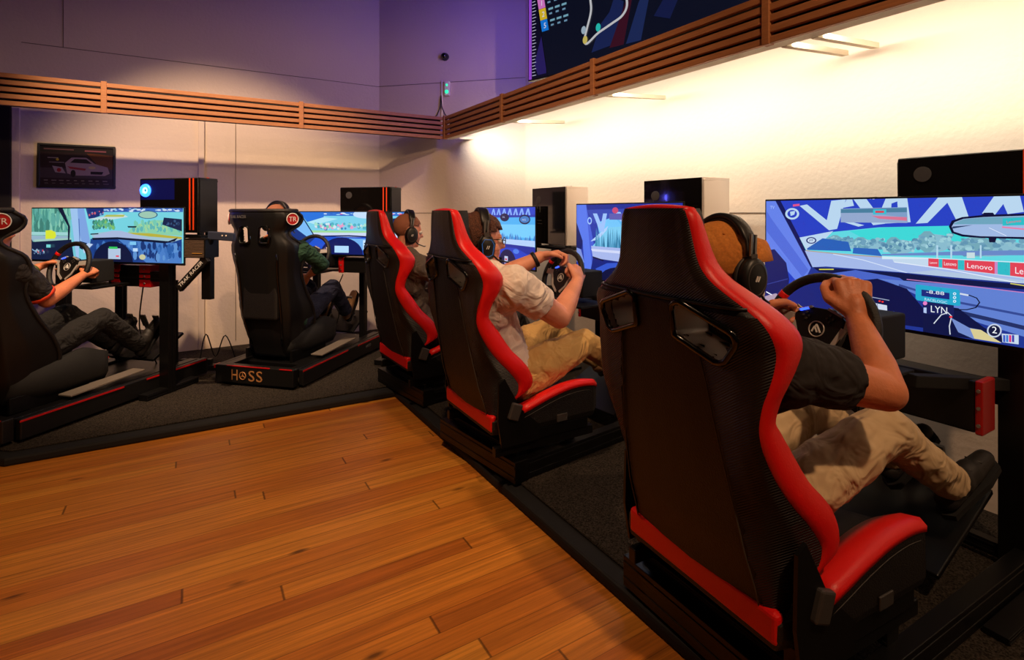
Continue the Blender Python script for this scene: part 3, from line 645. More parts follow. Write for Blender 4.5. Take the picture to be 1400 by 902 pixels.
    cv.poly([(0.8933,0.2844),(0.9163,0.2826),(0.9122,0.3124),(0.8954,0.314)],(12, 16, 50))
    cv.poly([(0.6632,0.6573),(0.6683,0.6507),(0.801,0.6579),(0.8079,0.6666),(0.8101,0.7689),(0.8033,0.7759),(0.6683,0.7705),(0.6632,0.7555)],(34, 160, 196))
    cv.poly([(0.6835,0.6853),(0.7756,0.6899),(0.7756,0.7368),(0.6835,0.734)],(26, 40, 120))
    cv.text('-8.88',0.6985,0.7087,0.0242,(220, 230, 240),width=0.0606,sl=-0.0090)
    cv.text('RACELOGIC',0.6935,0.7638,0.0194,(190, 220, 236),width=0.0751,sl=-0.0452)
    cv.poly([(0.7969,0.6899),(0.7967,0.6925),(0.7962,0.695),(0.7954,0.6972),(0.7944,0.699),(0.7931,0.7003),(0.7918,0.701),(0.7905,0.701),(0.7893,0.7003),(0.7882,0.699),(0.7874,0.6972),(0.7869,0.6949),(0.7868,0.6924),(0.7869,0.6898),(0.7874,0.6873),(0.7882,0.6851),(0.7893,0.6832),(0.7905,0.682),(0.7918,0.6813),(0.7931,0.6813),(0.7944,0.682),(0.7954,0.6833),(0.7962,0.6852),(0.7967,0.6874)],(210, 235, 245))
    cv.poly([(0.7944,0.6905),(0.7943,0.6917),(0.794,0.6929),(0.7936,0.694),(0.7931,0.6949),(0.7925,0.6955),(0.7918,0.6958),(0.7912,0.6958),(0.7906,0.6955),(0.79,0.6949),(0.7896,0.694),(0.7894,0.693),(0.7893,0.6918),(0.7894,0.6905),(0.7896,0.6894),(0.79,0.6883),(0.7906,0.6874),(0.7912,0.6868),(0.7918,0.6865),(0.7925,0.6865),(0.7931,0.6868),(0.7936,0.6874),(0.794,0.6883),(0.7943,0.6893)],(34, 130, 180))
    cv.poly([(0.7969,0.7168),(0.7967,0.7193),(0.7962,0.7218),(0.7954,0.7241),(0.7944,0.7259),(0.7931,0.7272),(0.7918,0.7279),(0.7905,0.7279),(0.7893,0.7272),(0.7882,0.726),(0.7874,0.7241),(0.7869,0.7219),(0.7868,0.7194),(0.7869,0.7168),(0.7874,0.7143),(0.7882,0.712),(0.7893,0.7102),(0.7905,0.7089),(0.7918,0.7082),(0.7931,0.7082),(0.7944,0.7089),(0.7954,0.7102),(0.7962,0.712),(0.7967,0.7143)],(210, 235, 245))
    cv.poly([(0.7944,0.7174),(0.7943,0.7186),(0.794,0.7198),(0.7936,0.7209),(0.7931,0.7218),(0.7925,0.7224),(0.7918,0.7227),(0.7912,0.7227),(0.7906,0.7224),(0.79,0.7218),(0.7896,0.721),(0.7894,0.7199),(0.7893,0.7187),(0.7894,0.7175),(0.7896,0.7163),(0.79,0.7152),(0.7906,0.7144),(0.7912,0.7137),(0.7918,0.7134),(0.7925,0.7134),(0.7931,0.7137),(0.7936,0.7143),(0.794,0.7152),(0.7943,0.7162)],(34, 130, 180))
    cv.poly([(0.7969,0.7436),(0.7967,0.7462),(0.7962,0.7487),(0.7954,0.751),(0.7944,0.7528),(0.7931,0.7541),(0.7918,0.7548),(0.7905,0.7548),(0.7893,0.7542),(0.7882,0.7529),(0.7874,0.7511),(0.7869,0.7488),(0.7868,0.7463),(0.7869,0.7437),(0.7874,0.7412),(0.7882,0.739),(0.7893,0.7371),(0.7905,0.7358),(0.7918,0.7351),(0.7931,0.7351),(0.7944,0.7358),(0.7954,0.7371),(0.7962,0.7389),(0.7967,0.7411)],(210, 235, 245))
    cv.poly([(0.7944,0.7443),(0.7943,0.7455),(0.794,0.7467),(0.7936,0.7478),(0.7931,0.7487),(0.7925,0.7493),(0.7918,0.7496),(0.7912,0.7497),(0.7906,0.7494),(0.79,0.7488),(0.7896,0.7479),(0.7894,0.7468),(0.7893,0.7457),(0.7894,0.7444),(0.7896,0.7432),(0.79,0.7422),(0.7906,0.7413),(0.7912,0.7407),(0.7918,0.7403),(0.7925,0.7403),(0.7931,0.7406),(0.7936,0.7412),(0.794,0.7421),(0.7943,0.7431)],(34, 130, 180))
    cv.line([(0.8079,0.6872),(0.837,0.6902),(0.859,0.7048),(0.8677,0.7327),(0.8568,0.7709),(0.8304,0.7937),(0.7941,0.8044)],0.0035,(10, 14, 40))
    cv.line([(0.8101,0.6867),(0.8326,0.6913)],0.006,(200, 210, 225))
    cv.poly([(0.6885,0.7705),(0.7895,0.7746),(0.7895,0.8523),(0.6885,0.8623)],(22, 28, 84))
    cv.text('LYN',0.7133,0.8441,0.0481,(222, 228, 236),width=0.0553,sl=0.0089)
    cv.poly([(0.7035,0.7826),(0.7013,0.7946),(0.696,0.8008),(0.6907,0.7976),(0.6885,0.7867),(0.6907,0.7747),(0.696,0.7685),(0.7013,0.7718)],(220, 120, 190))
    cv.poly([(0.691,0.8184),(0.701,0.8155),(0.701,0.8585),(0.691,0.8562)],(170, 190, 230))
    cv.line([(0.7256,0.9255),(0.7496,0.8543),(0.7709,0.8321),(0.7826,0.8545),(0.7756,0.9297),(0.7779,0.9861)],0.003,(205, 212, 225))
    cv.poly([(0.7858,0.8587),(0.7842,0.8647),(0.7803,0.8682),(0.7763,0.8672),(0.7747,0.8622),(0.7763,0.8562),(0.7803,0.8526),(0.7842,0.8537)],(230, 40, 50))
    cv.poly([(0.7803,0.8656),(0.837,0.9188),(0.872,0.9217),(0.9287,0.9895),(0.8481,0.9908),(0.8033,0.9614)],(110, 134, 196))
    cv.poly([(0.8393,0.9231),(0.872,0.9217),(0.9307,0.9887),(0.8525,0.9891)],(206, 194, 140))
    cv.poly([(0.9307,0.9058),(0.93,0.918),(0.928,0.9299),(0.9247,0.9408),(0.9205,0.9497),(0.9155,0.9563),(0.9101,0.9599),(0.9047,0.9603),(0.8996,0.9575),(0.8953,0.9517),(0.8919,0.9431),(0.8898,0.9325),(0.8891,0.9206),(0.8898,0.9081),(0.8919,0.896),(0.8953,0.8851),(0.8996,0.8762),(0.9047,0.8698),(0.9101,0.8664),(0.9155,0.8661),(0.9205,0.8691),(0.9247,0.8751),(0.928,0.8836),(0.93,0.894)],(190, 200, 220))
    cv.poly([(0.9266,0.9072),(0.9261,0.917),(0.9244,0.9266),(0.9218,0.9353),(0.9184,0.9424),(0.9144,0.9476),(0.9101,0.9505),(0.9058,0.9509),(0.9017,0.9486),(0.8983,0.9439),(0.8956,0.9371),(0.8939,0.9286),(0.8933,0.9191),(0.8939,0.9091),(0.8956,0.8995),(0.8983,0.8907),(0.9017,0.8836),(0.9058,0.8784),(0.9101,0.8757),(0.9144,0.8755),(0.9184,0.8779),(0.9218,0.8826),(0.9244,0.8894),(0.9261,0.8978)],(22, 26, 60))
    cv.text('2',0.9028,0.9305,0.0444,(235, 238, 244),width=0.0146,sl=0.0113)
    cv.poly([(0.9307,0.9253),(0.9768,0.9181),(0.9768,0.9802),(0.9328,0.983)],(190, 205, 225))
    cv.poly([(0.9348,0.9335),(0.9409,0.9332),(0.9409,0.9798),(0.9348,0.9803)],(60, 90, 190))
    cv.poly([(0.9429,0.9305),(0.949,0.9303),(0.949,0.9767),(0.9429,0.9771)],(60, 120, 200))
    cv.poly([(0.951,0.9276),(0.957,0.9273),(0.957,0.9736),(0.951,0.974)],(214, 50, 120))
    cv.poly([(0.959,0.9246),(0.965,0.9243),(0.965,0.9705),(0.959,0.9709)],(60, 60, 160))
    cv.poly([(0.967,0.9217),(0.9729,0.9214),(0.9729,0.9674),(0.967,0.9678)],(190, 210, 230))
# ------------------------------------------------------------------ racing seats
def interp(xs, ys, x):
    if x<=xs[0]: return ys[0]
    for i in range(len(xs)-1):
        if x<=xs[i+1]:
            t=(x-xs[i])/(xs[i+1]-xs[i]); 
            p0,p1,p2,p3=ys[max(i-1,0)],ys[i],ys[i+1],ys[min(i+2,len(xs)-1)]
            h0,h1=(p2-p0)/2,(p3-p1)/2
            return p1*(2*t**3-3*t*t+1)+p2*(3*t*t-2*t**3)+h0*(t**3-2*t*t+t)*1+h1*(t**3-t*t)
    return ys[-1]
def resample(pts,n):
    pts=[V(p) for p in pts]; ds=[0]
    for a,b in zip(pts,pts[1:]): ds.append(ds[-1]+(b-a).length)
    out=[]
    for i in range(n):
        d=ds[-1]*i/(n-1); k=0
        while k<len(ds)-2 and ds[k+1]<d: k+=1
        t=(d-ds[k])/max(ds[k+1]-ds[k],1e-9); out.append(pts[k].lerp(pts[k+1],min(t,1)))
    return out
def inside(p,poly):
    c=False
    for i in range(len(poly)):
        a,b=poly[i-1],poly[i]
        if (a[1]>p[1])!=(b[1]>p[1]) and p[0]<(b[0]-a[0])*(p[1]-a[1])/(b[1]-a[1])+a[0]: c=not c
    return c
SZ=[.36,.45,.50,.53,.58,.614,.66,.70,.76,.80,.83,.88,.92,.955,.99,1.02,1.05,1.08,1.11,1.14,1.17,1.20,1.25,1.29,1.312]
SW=[.25,.275,.283,.285,.287,.285,.283,.281,.279,.279,.280,.287,.297,.303,.307,.308,.298,.268,.218,.175,.150,.140,.131,.124,.112]
SS=[.22,.285,.300,.284,.243,.208,.168,.138,.105,.089,.084,.087,.095,.102,.104,.094,.083,.075,.065,.055,.050,.045,.040,.035,.035]
SF=[.26,.35,.380,.377,.350,.320,.272,.240,.200,.170,.150,.160,.178,.198,.208,.202,.184,.167,.154,.135,.122,.110,.096,.083,.072]
def SR(z): return interp([.36,.5,.7,.9,1.05,1.2,1.312],[.165,.125,.085,.055,.035,.018,.018],z)
def SP(z): return interp([.36,.6,.9,1.05,1.2,1.312],[.215,.195,.155,.13,.10,.085],z)
HOLE=[(.070,1.072),(.092,1.084),(.238,1.032),(.246,1.008),(.212,.958),(.190,.952),(.070,.996)]
def red_seat(loc, rz, label, group):
    t=thing('racing_seat',label,'racing seat',loc,rz,group)
    N=64; zs=[.36+(1.312-.36)*i/(N-1) for i in range(N)]
    def outer(z):
        w,xs_,xr,p=[interp(SZ,SW,z),interp(SZ,SS,z),SR(z),SP(z)]
        p=min(p,w*.86)
        half=[(xr,0),(xr+.002,p*.5),(xr+.008,p),(xr+(xs_-xr)*.30,p+(w-p)*.55),(xr+(xs_-xr)*.62,p+(w-p)*.90),(xs_,w)]
        L_=[(x,y,z) for x,y in half]; Rr=[(x,-y,z) for x,y in half[1:]]
        return resample(L_[::-1]+Rr,61)
    O=[outer(z) for z in zs]
    I=[[V((p.x+.020,p.y*.94,p.z)) for p in r] for r in O]
    rings=[o+i[::-1] for o,i in zip(O,I)]
    def sk(i,j):
        k=j if j<61 else 121-j
        k=min(k,60); p=O[min(i,N-1)][k]; return inside((abs(p.y),p.z+.007),HOLE)
    upper=[k for k,z in enumerate(zs) if z>1.085]; k0=upper[0]
    b=MB(); b.loft(rings[:k0+1],skip=sk); b.build('back_shell','black_vinyl',t)
    b=MB(); b.loft(rings[k0:]); b.build('headrest_shell','carbon_vinyl',t)
    # carbon side panels between the seam and the red bolster
    for sg in (1,-1):
        b=MB(); rr=[]
        for i in range(0,k0):
            r=O[i] if sg>0 else O[i][::-1]
            pan=SP(zs[i]); seg=[p for p in r[:31] if abs(p.y)>pan]
            seg=resample(seg,16); rr.append([V((p.x-.004,p.y+sg*.003,p.z)) for p in seg])
        n_=16
        b.loft(rr,closed=False,caps=False,skip=lambda i,j: inside((abs(rr[i][j].y),rr[i][j].z+.007),HOLE)); b.build('side_panel','carbon_vinyl',t)
        # seam piping
        b=MB(); b.tube([V((SR(z)+.003,sg*min(SP(z),.9*interp(SZ,SW,z)),z)) for z in [.37+.60*k/14 for k in range(15)]],.0022,6); b.build('seam','stitch',t)
    b=MB(); b.tube([V((p.x-.003,p.y,p.z)) for p in O[k0]],.004,6); b.build('seam','black_plastic',t)
    for k,sg in ((0,1),(1,-1)):          # red bolsters
        b=MB(); rr=[]
        zz=[.435+(1.308-.435)*i/60 for i in range(61)]
        for z in zz:
            w,xs_,xf=interp(SZ,SW,z),interp(SZ,SS,z),interp(SZ,SF,z)
            e=min(1,(z-.435)/.05+.15); xf=xs_+(xf-xs_)*e
            pr=[(xs_-.004,w-.03),(xs_-.003,w+.001),(xs_+.3*(xf-xs_),w+.007),(xs_+.75*(xf-xs_),w+.004),(xf,w-.010),(xf+.006,w-.030),(xf-.004,w-.052),(xf-.03,w-.066),(xs_+.01,w-.06)]
            rr.append([(x,sg*y,z) for x,y in pr])
        b.loft(rr); b.build('side_bolster','red_vinyl',t)
    b=MB(); b.tube([V((.050,y,1.313-.6*y*y)) for y in [-.112+.224*k/12 for k in range(13)]],.01,10,flat=(.010,.022),up=(0,0,1)); b.build('top_bolster','red_vinyl',t)
    # front pad
    b=MB(); rr=[]
    for z in zs:
        w,xf,xr=interp(SZ,SW,z),interp(SZ,SF,z),SR(z)
        yi=w-.058; f=xr+.095+(.02 if 1.1<z else 0)
        half=[(f,0),(f,yi*.5),(f+.01,yi*.75),(max(f+.012,xf-.035),yi)]
        front=resample([(x,y,z) for x,y in half[::-1]]+[(x,-y,z) for x,y in half[1:]],41)
        back=[V((xr+.03+(p.x-f)*.3,p.y*.98,z)) for p in front]
        rr.append(front+back[::-1])
    b.loft(rr,skip=lambda i,j:(lambda p:inside((abs(p.y),p.z+.007),HOLE))(V(rr[i][j]))); b.build('back_pad','black_vinyl',t)
    for sg in (1,-1):                    # harness openings with glossy bezels
        def sx(y,z):
            w,xs_,xr,p=interp(SZ,SW,z),interp(SZ,SS,z),SR(z),SP(z)
            return interp([0,p,p+(w-p)*.55,p+(w-p)*.9,w],[xr,xr+.008,xr+(xs_-xr)*.3,xr+(xs_-xr)*.62,xs_],y)
        hp=resample(HOLE+[HOLE[0]],29)[:-1] if False else resample([(a,b_,0) for a,b_ in HOLE+[HOLE[0]]],33)[:-1]
        b=MB(); b.tube([V((sx(p.x,p.y)-.006,sg*p.x,p.y)) for p in hp],.008,10,closed=True)
        cx_=sum(p.x for p in hp)/len(hp); cz=sum(p.y for p in hp)/len(hp)
        r0=[V((sx(p.x,p.y)-.004,sg*p.x,p.y)) for p in hp]
        r1=[V((sx(p.x,p.y)+.13,sg*(cx_+(p.x-cx_)*.86),cz+(p.y-cz)*.8-.006)) for p in hp]
        b.build('bezel','gloss_black',t)
        b=MB(); b.loft([r0+[r0[0]],r1+[r1[0]]],closed=False,caps=False); b.build('bezel_tunnel','silver_plastic',t)
        b=MB(); b.tube([q+V((.115,0,0)) for q in [V((sx(p.x,p.y),sg*(cx_+(p.x-cx_)*.88),cz+(p.y-cz)*.84)) for p in hp]],.010,8,closed=True); b.build('front_bezel','gloss_black',t)
    # seat base
    def hh(x): return interp([.17,.33,.5,.62,.72,.775],[.365,.405,.452,.470,.464,.440],x)
    xs_=[.17+(.755-.17)*k/20 for k in range(21)]
    b=MB(); rr=[]
    for x in xs_:
        e=.015 if x>.74 else 0; h=hh(x); wo=.265+.035*min(1,(x-.17)/.15)-e
        zb=.285+(.02 if x>.74 else 0)
        pr=[(wo-.01,zb),(wo,zb+.03),(wo-.002,h-.012),(wo-.075,h-.03),(wo-.10,min(h-.04,.40)),(0,.375-.015)]
        rr.append([(x,y,z) for y,z in pr]+[(x,-y,z) for y,z in pr[:-1][::-1]])
    b.loft(rr,smooth=False); b.build('base_cushion','black_vinyl',t,bevel=.006)
    for sg in (1,-1):
        b=MB(); rr=[]
        for x in xs_:
            if x<.30: continue
            h=hh(x); e=.015 if x>.74 else 0; wo=.265+.035*min(1,(x-.17)/.15)-e
            pr=[(wo+.003,h-.024),(wo+.003,h-.008),(wo-.014,h+.006),(wo-.062,h-.006),(wo-.108,h-.036),(wo-.090,h-.048)]
            rr.append([(x,sg*y,z) for y,z in pr])
        b.loft(rr); b.build('base_bolster','red_vinyl',t)
        b=MB(); b.tube([V((x,sg*(.265+.035*min(1,(x-.17)/.15)+.002),hh(x)-.045)) for x in xs_[3:-2]],.0012,6); b.build('seam','stitch',t)
        # recliner and bracket
        b=MB(); b.bar((.265,sg*.296,.395),(.265,sg*.318,.395),.055,.075,up=(.4,0,1)); b.build('recliner_cover','grey_metal',t,bevel=.006)
        b=MB(); b.m=M.Rotation(0,4,'Z')
        pts=[(.185,.53),(.215,.55),(.30,.40),(.40,.31),(.40,.24),(.20,.24),(.18,.36)]
        vs=[(x,sg*.292,z) for x,z in pts]+[(x,sg*.302,z) for x,z in pts]; n=len(pts)
        b._f(vs,[tuple(range(n)),tuple(range(n,2*n))[::-1]]+[(i,(i+1)%n,n+(i+1)%n,n+i) for i in range(n)]); b.build('hinge_plate','black_metal',t)
        b=MB(); b.box((.22,sg*.24,.235),(.70,sg*.285,.284)); b.box((.18,sg*.245,.19),(.74,sg*.275,.234)); b.build('slide_rail','black_metal',t,bevel=.003)
    b=MB(); b.box((.165,-.262,.298),(.197,.255,.374)); b.build('rear_strip','red_vinyl',t,bevel=.012,bseg=3)
    b=MB(); b.tube([(.70,-.2,.26),(.80,-.17,.24),(.80,.17,.24),(.70,.2,.26)],.008); b.build('slide_lever','black_metal',t)
    # side pocket seam tab
    b=MB(); b.box((.50,-.306,.30),(.56,-.300,.335)); b.build('adjuster_tab','grey_metal',t,bevel=.002)
    return t
red_group='black and red racing seats along the white wall'
s1=red_seat((1.0,1.0,0),R(-4),'nearest black and red racing seat, largest in view, with the man in the brown cap',red_group)
dup(s1,(1.0,2.37,0),R(-1),'black and red racing seat holding the man in the white t-shirt, middle of the row',red_group)
dup(s1,(1.0,3.50,0),R(2),'furthest black and red racing seat, behind the bald man in the grey shirt',red_group)

def bucket_seat(loc, rz, label, group):
    t=thing('bucket_seat',label,'racing seat',loc,rz,group)
    Z=[.21,.4,.55,.7,.85,.98,1.06,1.12,1.16,1.21,1.27,1.315]
    W=[.185,.225,.25,.25,.25,.27,.272,.24,.222,.255,.272,.262]
    XR_=[.22,.17,.14,.12,.10,.08,.07,.065,.06,.055,.05,.05]
    XF_=[.36,.46,.42,.33,.27,.28,.25,.17,.17,.24,.25,.19]
    N=60; zs=[.21+(1.315-.21)*i/(N-1) for i in range(N)]
    O=[];I=[]
    for z in zs:
        w,xr,xf=interp(Z,W,z),interp(Z,XR_,z),interp(Z,XF_,z)
        half=[(xr,0),(xr,w*.35),(xr+.012,w*.68),(xr+.04,w*.88),(xr+.5*(xf-xr),w*.985),(xf,w)]
        half2=[(xr+.03,0),(xr+.03,w*.33),(xr+.04,w*.62),(xr+.065,w*.80),(xr+.5*(xf-xr)+.01,w-.032),(xf+.002,w-.022)]
        O.append(resample([(x,y,z) for x,y in half[::-1]]+[(x,-y,z) for x,y in half[1:]],61))
        I.append(resample([(x,y,z) for x,y in half2[::-1]]+[(x,-y,z) for x,y in half2[1:]],61))
    HO=[(.040,1.09),(.045,1.185),(.065,1.205),(.115,1.20),(.135,1.12),(.12,1.075),(.055,1.075)]
    rings=[o+i[::-1] for o,i in zip(O,I)]
    def sk(i,j):
        k=min(j if j<61 else 121-j,60); p=O[i][k]; return inside((abs(p.y),p.z+.008),HO)
    MB().loft(rings,skip=sk).build('shell','gloss_black' if False else 'black_plastic',t)
    b=MB(); b.tube([p for p in [o[0] for o in O]],.012,8); b.build('edge_trim','black_vinyl',t)
    b=MB(); b.tube([p for p in [o[-1] for o in O]],.012,8); b.build('edge_trim','black_vinyl',t)
    b=MB(); b.tube([V((p.x+.01,p.y,p.z)) for p in O[-1]],.016,8); b.build('top_trim','black_vinyl',t)
    hp=resample([(a,c,0) for a,c in HO+[HO[0]]],25)[:-1]
    for sg in (1,-1):
        b=MB(); b.tube([V((.064,sg*p.x,p.y)) for p in hp],.009,8,closed=True); b.build('harness_bezel','gloss_black',t)
    # spine ribs
    for sg in (1,-1):
        b=MB(); b.tube([V((interp(Z,XR_,z)+.006,sg*interp(Z,W,z)*.66,z)) for z in [.30+.7*k/12 for k in range(13)]],.008,8); b.build('rib','gloss_black',t)
        b=MB(); nn=V((-.55,sg*.85,0)).normalized(); c_=V((.135,sg*.272,1.255)); 
        b.cyl(c_-nn*.004,c_+nn*.004,.042,seg=28); b.build('badge','red_plastic',t)
        b=MB(); ring=[c_+nn*.005+(V((0,0,1))*math.sin(a)+nn.cross(V((0,0,1)))*math.cos(a))*.042 for a in [2*PI*k/28 for k in range(28)]]
        b.tube(ring,.003,6,closed=True); b.build('badge_ring','white_letter',t)
        xd=nn.cross(V((0,0,1)))*(-1); xd=V((0,0,1)).cross(nn)
        letters('badge_lettering','TR',.034,c_+nn*.0065-xd*.028-V((0,0,.017)),xd,(0,0,1),'white_letter',t,width=.056)
    letters('maker_lettering','TRAK RACER',.022,(.043,.20,1.262),(0,-1,0),(0,0,1),'grey_letter',t,width=.15)
    # base pan and cushions
    b=MB(); rr=[]
    for k in range(16):
        x=.235+.515*k/15; h=interp([.2,.4,.6,.75],[.36,.40,.45,.40],x); w=.185+.06*min(1,(x-.235)/.15)
        pr=[(w-.03,.22),(w,.27),(w,h),(w-.03,h+.005),(w-.06,.33),(0,.30)]
        rr.append([(x,y,z) for y,z in pr]+[(x,-y,z) for y,z in pr[:-1][::-1]])
    b.loft(rr); b.build('seat_pan','black_matte',t)
    b=MB(); b.box((.24,-.17,.30),(.74,.17,.36)); b.build('seat_cushion','black_vinyl',t,bevel=.02,bseg=3)
    b=MB(); b.box((.12,-.15,.5),(.17,.15,1.0)); b.build('back_cushion','black_vinyl',t,bevel=.02,bseg=3)
    for sg in (1,-1):
        b=MB(); b.box((.22,sg*.185,.171),(.66,sg*.205,.26)); b.build('side_bracket','black_metal',t,bevel=.003)
        b=MB(); b.m=M.Translation((0,0,0)); b.bar((.70,sg*.20,.365),(.77,sg*.2,.35),.05,.012); b.build('red_tab','red_stripe',t)
    return t
bg='black bucket seats on motion platforms by the back wall'
O4=(.38,4.23); O5=(-1.17,3.97); A45=R(45)
bs=bucket_seat((O4[0]-.035,O4[1]+.035,0),A45,'black bucket seat with red round badge, on the platform lettered HOSS',bg)
dup(bs,(*O5,0),A45,'black bucket seat cut off by the left edge, its red badge showing',bg)

# ------------------------------------------------------------------ simulator frames
def profile(b,p,q,w,h,up=(0,0,1)):
    """slotted aluminium extrusion"""
    b.bar(p,q,w,h,up); d=(V(q)-V(p)).normalized(); u=V(up); r=d.cross(u).normalized(); u=r.cross(d)
    for sg in (1,-1):
        for k in (-.25,.25): b.bar(V(p)+r*sg*(w/2+.001)+u*k*h+d*.002,V(q)+r*sg*(w/2+.001)+u*k*h-d*.002,.004,h*.16,up)
def sim_frame(loc, rz, label, group):
    t=thing('simulator_frame',label,'simulator frame',loc,rz,group)
    Z0=.057
    b=MB(); profile(b,(.265,-.335,Z0+.05),(.265,.335,Z0+.05),.08,.10); b.build('rear_crossbeam','black_metal',t,bevel=.003)
    b=MB(); profile(b,(.62,-.29,.165),(.62,.29,.165),.06,.04); profile(b,(.30,-.29,.165),(.30,.29,.165),.06,.04); b.build('seat_crossbeam','black_metal',t,bevel=.002)
    for sg in (1,-1):
        b=MB(); profile(b,(.31,sg*.305,Z0+.045),(1.50,sg*.305,Z0+.045),.05,.09); b.build('side_rail','black_metal',t,bevel=.003)
        b=MB(); profile(b,(1.475,sg*.27,Z0+.02),(1.475,sg*.27,1.022),.07,.07,up=(1,0,0)); b.build('upright','black_metal',t,bevel=.003)
        b=MB(); profile(b,(1.02,sg*.37,Z0+.01),(1.62,sg*.37,Z0+.01),.06,.02); b.build('foot','black_metal',t,bevel=.003)
        b=MB(); b.bar((1.05,sg*.14,.745),(1.45,sg*.25,.70),.04,.04); b.build('deck_arm','black_matte',t,bevel=.003)
    b=MB(); profile(b,(1.475,-.235,.66),(1.475,.235,.66),.04,.08); b.build('upper_crossbeam','black_metal',t,bevel=.003)
    b=MB(); profile(b,(1.475,-.40,Z0+.045),(1.475,.40,Z0+.045),.04,.05); b.build('front_crossbeam','black_metal',t,bevel=.003)
    b=MB(); b.box((.86,-.13,.758),(1.10,.13,.77)); b.build('wheel_deck','black_matte',t,bevel=.003)
    b=MB(); b.bar((1.02,0,.15),(1.42,0,.32),.46,.02,up=(-.3,0,1)); b.build('pedal_plate','black_metal',t,bevel=.004)
    for k,y in enumerate((-.13,0,.13)):
        b=MB(); b.bar((1.36,y,.30),(1.26,y,.46),.018,.03); b.bar((1.268,y,.40),(1.236,y,.49),.055,.012,up=(1,0,.2)); b.cyl((1.40,y,.34),(1.29,y,.40),.012); b.build('pedal','steel',t)
    return t
fg='black profile simulator frames along the white wall'
f1=sim_frame((1.0,1.0,0),R(-2),'nearest black profile frame under the seat of the man in the brown cap',fg)
dup(f1,(1.0,2.37,0),R(7),'black profile frame under the seat of the man in the white t-shirt',fg)
dup(f1,(1.0,3.50,0),R(8),'black profile frame under the seat of the bald man, furthest of the row',fg)

def motion_platform(loc, rz, label, group, word):
    t=thing('motion_platform',label,'motion platform',loc,rz,group)
    z0,z1=.075,.20
    SH=lambda sg:-.05 if sg>0 else 0
    b=MB(); b.box((-.03,-.35,z0),(.03,.30,z1)); b.build('rear_plate','black_plastic',t,bevel=.006)
    b=MB(); b.box((.03,-.34,z1-.06),(1.25,-.27,z1-.01)); b.box((.03,.22,z1-.06),(1.25,.29,z1-.01)); b.box((.2,-.27,.12),(1.2,.27,.17)); b.build('deck','black_metal',t,bevel=.004)
    for sg in (1,-1):
        b=MB(); b.box((.035,sg*.345+SH(sg),z0),(1.30,sg*.385+SH(sg),z1-.012)); b.build('side_skirt','black_plastic',t,bevel=.006)
        for a,c in ((.03,.62),(.78,1.28)):
            b=MB(); b.box((a,sg*.386+SH(sg),z1-.026),(c,sg*.389+SH(sg),z1-.016)); b.build('red_stripe','red_stripe',t)
        b=MB(); b.cyl((.08,sg*.26,.057),(.08,sg*.26,.16),.035); b.build('actuator','black_metal',t)
        b=MB(); b.cyl((1.2,sg*.30,.057),(1.2,sg*.30,.16),.04); b.build('actuator','black_metal',t)
    b=MB(); b.box((-.033,-.16,z1-.004),(-.026,.20,z1+.002)); b.box((-.033,-.34,z1-.004),(-.026,-.24,z1+.002)); b.build('red_stripe','red_stripe',t)
    b=MB(); b.box((-.02,.30,z1-.03),(.03,.32,z1-.005)); b.build('cable_plug','red_plastic',t)
    if word:
        for ch,y,w in (('H',.165,.058),('S',.020,.055),('S',-.045,.055)): letters('lettering',ch,.075,(-.031,y,.098),(0,-1,0),(0,0,1),'gold_letter',t,width=w)
        b=MB(); c_=V((-.032,.064,.132)); b.tube([c_+V((0,.026*math.cos(a),.026*math.sin(a))) for a in [2*PI*k/24 for k in range(24)]],.0035,6,closed=True)
        b.cyl(c_-V((.001,0,0)),c_+V((.001,0,0)),.007); 
        for a in (PI/2,PI*7/6,-PI/6): b.bar(c_,c_+V((0,.024*math.cos(a),.024*math.sin(a))),.003,.004,up=(1,0,0))
        b.build('wheel_emblem','gold_letter',t)
    # footplate panel, pedals, wheel column
    b=MB(); b.bar((.32,-.30,.215),(.80,-.30,.235),.10,.01); b.build('tread_plate','tread_metal',t,bevel=.002)
    for sg in (1,-1):
        b=MB(); profile(b,(1.12,sg*.24,.17),(1.12,sg*.24,.80),.05,.06,up=(1,0,0)); b.build('upright','black_metal',t,bevel=.002)
    b=MB(); b.box((.62,-.12,.795),(1.12,.12,.81)); b.bar((1.12,-.24,.78),(1.12,.24,.78),.04,.04); b.build('wheel_deck','black_metal',t,bevel=.003)
    b=MB(); b.bar((.98,0,.24),(1.24,0,.38),.44,.02,up=(-.3,0,1)); b.build('pedal_plate','black_metal',t,bevel=.003)
    for y in (-.12,0,.12):
        b=MB(); b.bar((1.16,y,.36),(1.10,y,.50),.016,.02); b.bar((1.12,y,.45),(1.085,y,.54),.05,.01,up=(1,0,.2)); b.build('pedal','steel',t)
    letters('plate_lettering','RACER',.022,(.90,-.392,.13),(1,0,0),(0,0,1),'grey_letter',t,width=.09)
    return t
mg='black motion platforms with red stripes'
mpl=motion_platform((*O4,0),A45,'black motion platform lettered HOSS with red stripes, in front of the back wall',mg,True)
motion_platform((O5[0]+.085,O5[1]+.085,0),A45,'black motion platform with thin red stripe at the left edge of the photo',mg,False)

